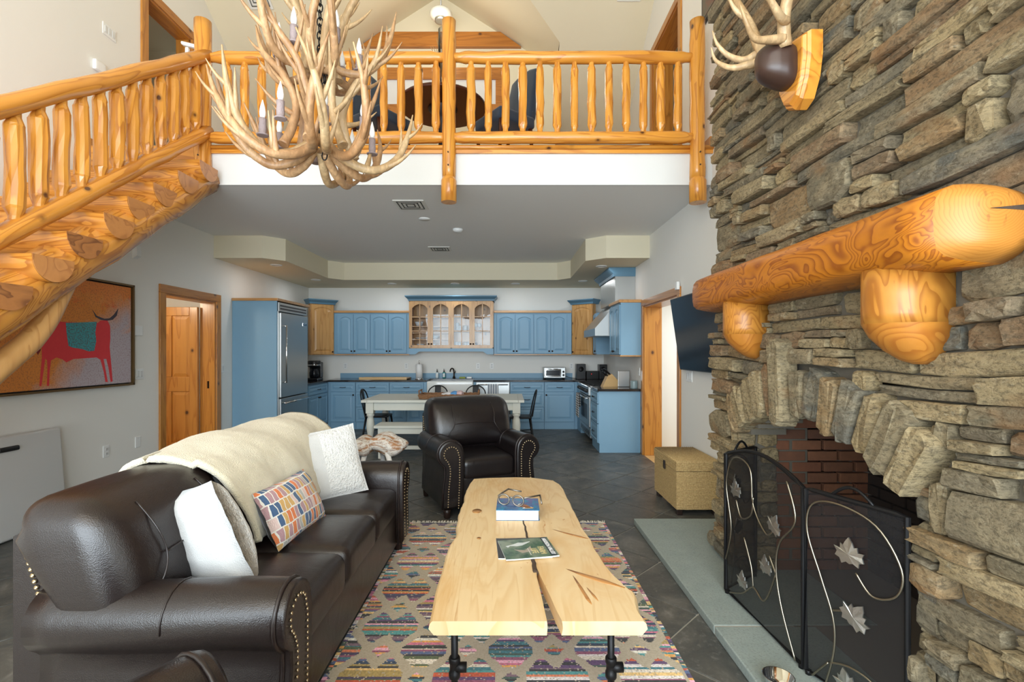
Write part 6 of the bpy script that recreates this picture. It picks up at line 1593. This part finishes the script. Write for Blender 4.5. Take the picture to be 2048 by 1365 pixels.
# ================================================================== LOFT FURNISHING
lt=T('round_table','dark mahogany round pedestal table seen from below in the loft','table',(-.71,5.33,ZF))
MB().lathe([(.47,.735),(.475,.75),(.475,.765),(.465,.775),(0,.776)],n=40).build('table_top',M['mahog'],lt)
MB().lathe([(.10,.05),(.05,.16),(.045,.55),(.075,.64),(.16,.72),(.16,.735)],n=18).build('pedestal',M['darkwood'],lt)
for k in range(4):
    a=PI/4+PI/2*k; MB().tube([(0,0,.16),(.2*math.cos(a),.2*math.sin(a),.13),(.36*math.cos(a),.36*math.sin(a),.03),(.40*math.cos(a),.40*math.sin(a),.02)],[.04,.032,.024,.02],8).build('pedestal_foot',M['darkwood'],lt)
def pchair(label,loc,rz_):
    c=T('upholstered_chair',label,'chair',loc,rz_,'navy chairs in the loft')
    MB().rbox((0,0,.45),(.46,.46,.12),.03).build('seat',M['navyseat'],c)
    MB().rbox((0,.25,.78),(.44,.09,.60),.03,(0,.0,.02),fn=lambda v:(v[0]*(1-.25*max(0,v[2]-.15)),v[1]+.16*v[2],v[2]-.35*max(0,abs(v[0])-.13)*(1 if v[2]>.2 else 0))).build('backrest',M['navyseat'],c)
    for sx in (-1,1):
        for sy in (-1,1): MB().tube([(sx*.19,sy*.19,.40),(sx*.20,sy*.22,0)],[.022,.015],8).build('leg',M['mahog'],c)
    return c
pchair('navy upholstered chair right of the round loft table',(-.03,5.10,ZF),R(-52)); pchair('navy upholstered chair left of the round loft table, behind the chandelier',(-1.32,5.08,ZF),R(55))
va=T('reed_vase','tall clear glass cylinder vase of dried grasses on the loft table','vase',(-.66,5.02,ZF+.776))
MB().lathe([(.055,0),(.055,.62),(.051,.62),(.051,.012),(0,.012)],n=24).build('glass_cylinder',M['glass'],va)
rr=random.Random(2); st2=MB()
for k in range(26):
    a=rr.uniform(0,2*PI); l=rr.uniform(.25,.60); s=rr.uniform(.02,.14); st2.tube([(0.02*math.cos(a),.02*math.sin(a),.02),(.03*math.cos(a),.03*math.sin(a),l*.5),(s*math.cos(a),s*math.sin(a),l)],[.0018,.0018,.001],4)
    st2.tube([(s*.9*math.cos(a),s*.9*math.sin(a),l*.92),(s*1.15*math.cos(a),s*1.15*math.sin(a),l*1.06)],[.005,.001],5)
o=st2.build('dried_grasses',plain('dry_straw',(.42,.26,.10),.8),va); o['kind']='stuff'
cl=T('ceiling_light','white glass ceiling light hanging under the dormer ridge','light',(-.98,7.15,6.40)); MB().lathe([(.0,-.02),(.10,-.015),(.155,.02),(.165,.06),(.13,.10),(.06,.12),(0,.12)],n=28).build('glass_shade',plain('opal_glass',(.85,.84,.78),.25),cl); MB().lathe([(.085,.0),(.09,-.05),(.075,-.055),(0,-.055)],n=24).build('metal_collar',M['steel'],cl); MB().tube([(0,0,.11),(0,0,.60)],.012,8).build('stem',M['steel'],cl)
ab=T('loft_picture','dark picture on the loft wall between the right post and the chimney','picture',(XR,4.36,4.73),world=True)
MB().box(XR-.035,XR-.002,3.85,4.82,4.73,5.5).build('frame',M['black'],ab); m=N('dark_print'); m.set(col=m.ramp(m.noise(m.coord(rand=False),6,4,.6,1),[(.3,(.03,.035,.02)),(.5,(.10,.085,.06)),(.62,(.16,.05,.03)),(.75,(.06,.07,.06))]),rough=.35); MB().box(XR-.037,XR-.034,3.88,4.79,4.76,5.47).build('print',m.mat,ab)
for nm,xa,xb in (('baseboard_right',XR-.018,XR),('baseboard_left',XL,XL+.018)):
    mb=MB()
    for a,b in ((4.66,5.35),(6.65,7.5)): mb.bbox(xa,xb,a,b,ZF,ZF+.14,.003)
    mb.build(nm,M['casing'])['kind']='structure'
# ================================================================== ANTLER CHANDELIER
cx,cy=-1.10,2.85
chd=T('antler_chandelier','two-tier elk antler chandelier with bark candle sockets hanging on a chain','chandelier',(cx,cy,2.52))
ra=random.Random(19)
def cyl(r,phi,z,tw=0): return Vector((r*math.cos(phi+tw),r*math.sin(phi+tw),z-2.52))
def bigantler(phi,ctl,tines,r0,tw=.0,mat='antler'):
    mb=MB(); n=len(ctl); P_=[cyl(r,phi,z,tw*(i/(n-1))**1.3+ra.uniform(-.04,.04)) for i,(r,z) in enumerate(ctl)]
    pp=curve(P_,6); m=len(pp)
    rad=[]
    for i in range(m):
        t=i/(m-1); rad.append(r0*((1.18 if i<2 else 1.0)*(1-.30*t) if t<.72 else (1-.30*.72)*max(.10,(1-t)/.28)**.75))
    mb.tube(pp,rad,10,jit=.05,rg=ra)
    for (t,dr,dz,dtw,l) in tines:
        i=int(t*(m-1)); b=pp[i]; rd=rad[i]
        er=Vector((math.cos(phi+tw*t),math.sin(phi+tw*t),0)); et=Vector((-er.y,er.x,0))
        d=(er*dr+Vector((0,0,dz))+et*dtw).normalized()
        a1=b+d*l*.35; up=Vector((0,0,1)); a2=b+d*l*.7+up*l*.10; a3=b+d*l+up*l*.30
        q=curve([b-d*.01,a1,a2,a3],5); k=len(q)
        mb.tube(q,[rd*.80*(max(.08,1-(j/(k-1)))**.7) for j in range(k)],8,jit=.04,rg=ra)
    return mb.build('antler',M[mat],chd)
for k in range(11):
    ph=2*PI*k/11+.2+ra.uniform(-.08,.08); s=ra.uniform(.94,1.05); dz=ra.uniform(-.02,.03)
    bigantler(ph,[(.045,2.70+dz),(.16*s,2.615+dz),(.30*s,2.59+dz),(.43*s,2.68+dz),(.51*s,2.85+dz),(.555*s,3.02+dz)],[(.34,.25,.9,.35,.17),(.52,.9,.45,-.25,.20),(.68,.15,1,.45,.17),(.80,.9,.7,-.2,.12)],.028,ra.choice((-.5,.5,.35)),'antler' if k%3 else 'antler2')
for k in range(6):
    ph=2*PI*k/6+.55+ra.uniform(-.1,.1)
    bigantler(ph,[(.20,2.66),(.15,2.78),(.13,2.93),(.20,3.09),(.31,3.22),(.37,3.40)],[(.30,.95,.35,.2,.22),(.50,.8,.7,-.4,.20),(.66,.1,1,.5,.20),(.82,.9,.6,-.3,.12)],.026,ra.choice((-.6,.6)),ra.choice(('antler','antler2')))
for k in range(8):
    ph=2*PI*k/8+.05+ra.uniform(-.08,.08); s=ra.uniform(.9,1.05); dz=ra.uniform(-.03,.03)
    bigantler(ph,[(.05,3.16+dz),(.15*s,3.115+dz),(.28*s,3.13+dz),(.38*s,3.24+dz),(.45*s,3.42+dz),(.50*s,3.62+dz)],[(.36,.4,.9,.3,.16),(.55,.9,.55,-.3,.18),(.72,.1,1,.5,.16)],.024,ra.choice((-.5,.5)))
for k in range(5):
    ph=2*PI*k/5+.3
    bigantler(ph,[(.10,3.10),(.09,3.30),(.16,3.50),(.27,3.68),(.33,3.90)],[(.40,.9,.5,.2,.20),(.62,.7,.8,-.4,.18)],.025,ra.choice((-.5,.5)),'antler2')
def socket(r,ph,z):
    p=cyl(r,ph,z); s=MB().lathe([(.030,-.012),(.034,-.006),(.020,0),(.0215,.03),(.0195,.06),(.021,.085),(.0,.086)],c=p,n=12).build('candle_socket',M['bark'],chd)
    MB().lathe([(.010,.083),(.0165,.105),(.0175,.12),(.013,.15),(.006,.175),(.002,.19),(0,.191)],c=p,n=14).build('bulb',M['frost'],s)
for k in range(8): socket(.30,2*PI*k/8+.45,2.715+.02*(k%2))
for k in range(6): socket(.22,2*PI*k/6+.25,3.18+.02*(k%2))
MB().tube([(0,0,.20),(0,0,.75)],.012,10).build('centre_rod',M['blackmetal'],chd)
chn=MB(); z=.75
while z<3.6:
    for q in (0,1):
        pts=[(.016*math.cos(a) if q==0 else 0,.016*math.cos(a) if q else 0,z+.028*math.sin(a)) for a in [2*PI*i/10 for i in range(10)]]; chn.tube(pts,.004,5,closed=True); z+=.040
o=chn.build('chain',M['blackmetal'],chd); o['kind']='stuff'
cch=MB()
for k in range(14):
    q=k%2; zz=.10+.040*k; pts=[(.05+(.015*math.cos(a) if q==0 else 0),-.06+(.015*math.cos(a) if q else 0),zz+.026*math.sin(a)) for a in [2*PI*i/10 for i in range(10)]]; cch.tube(pts,.004,5,closed=True)
o=cch.build('centre_chain',M['blackmetal'],chd); o['kind']='stuff'
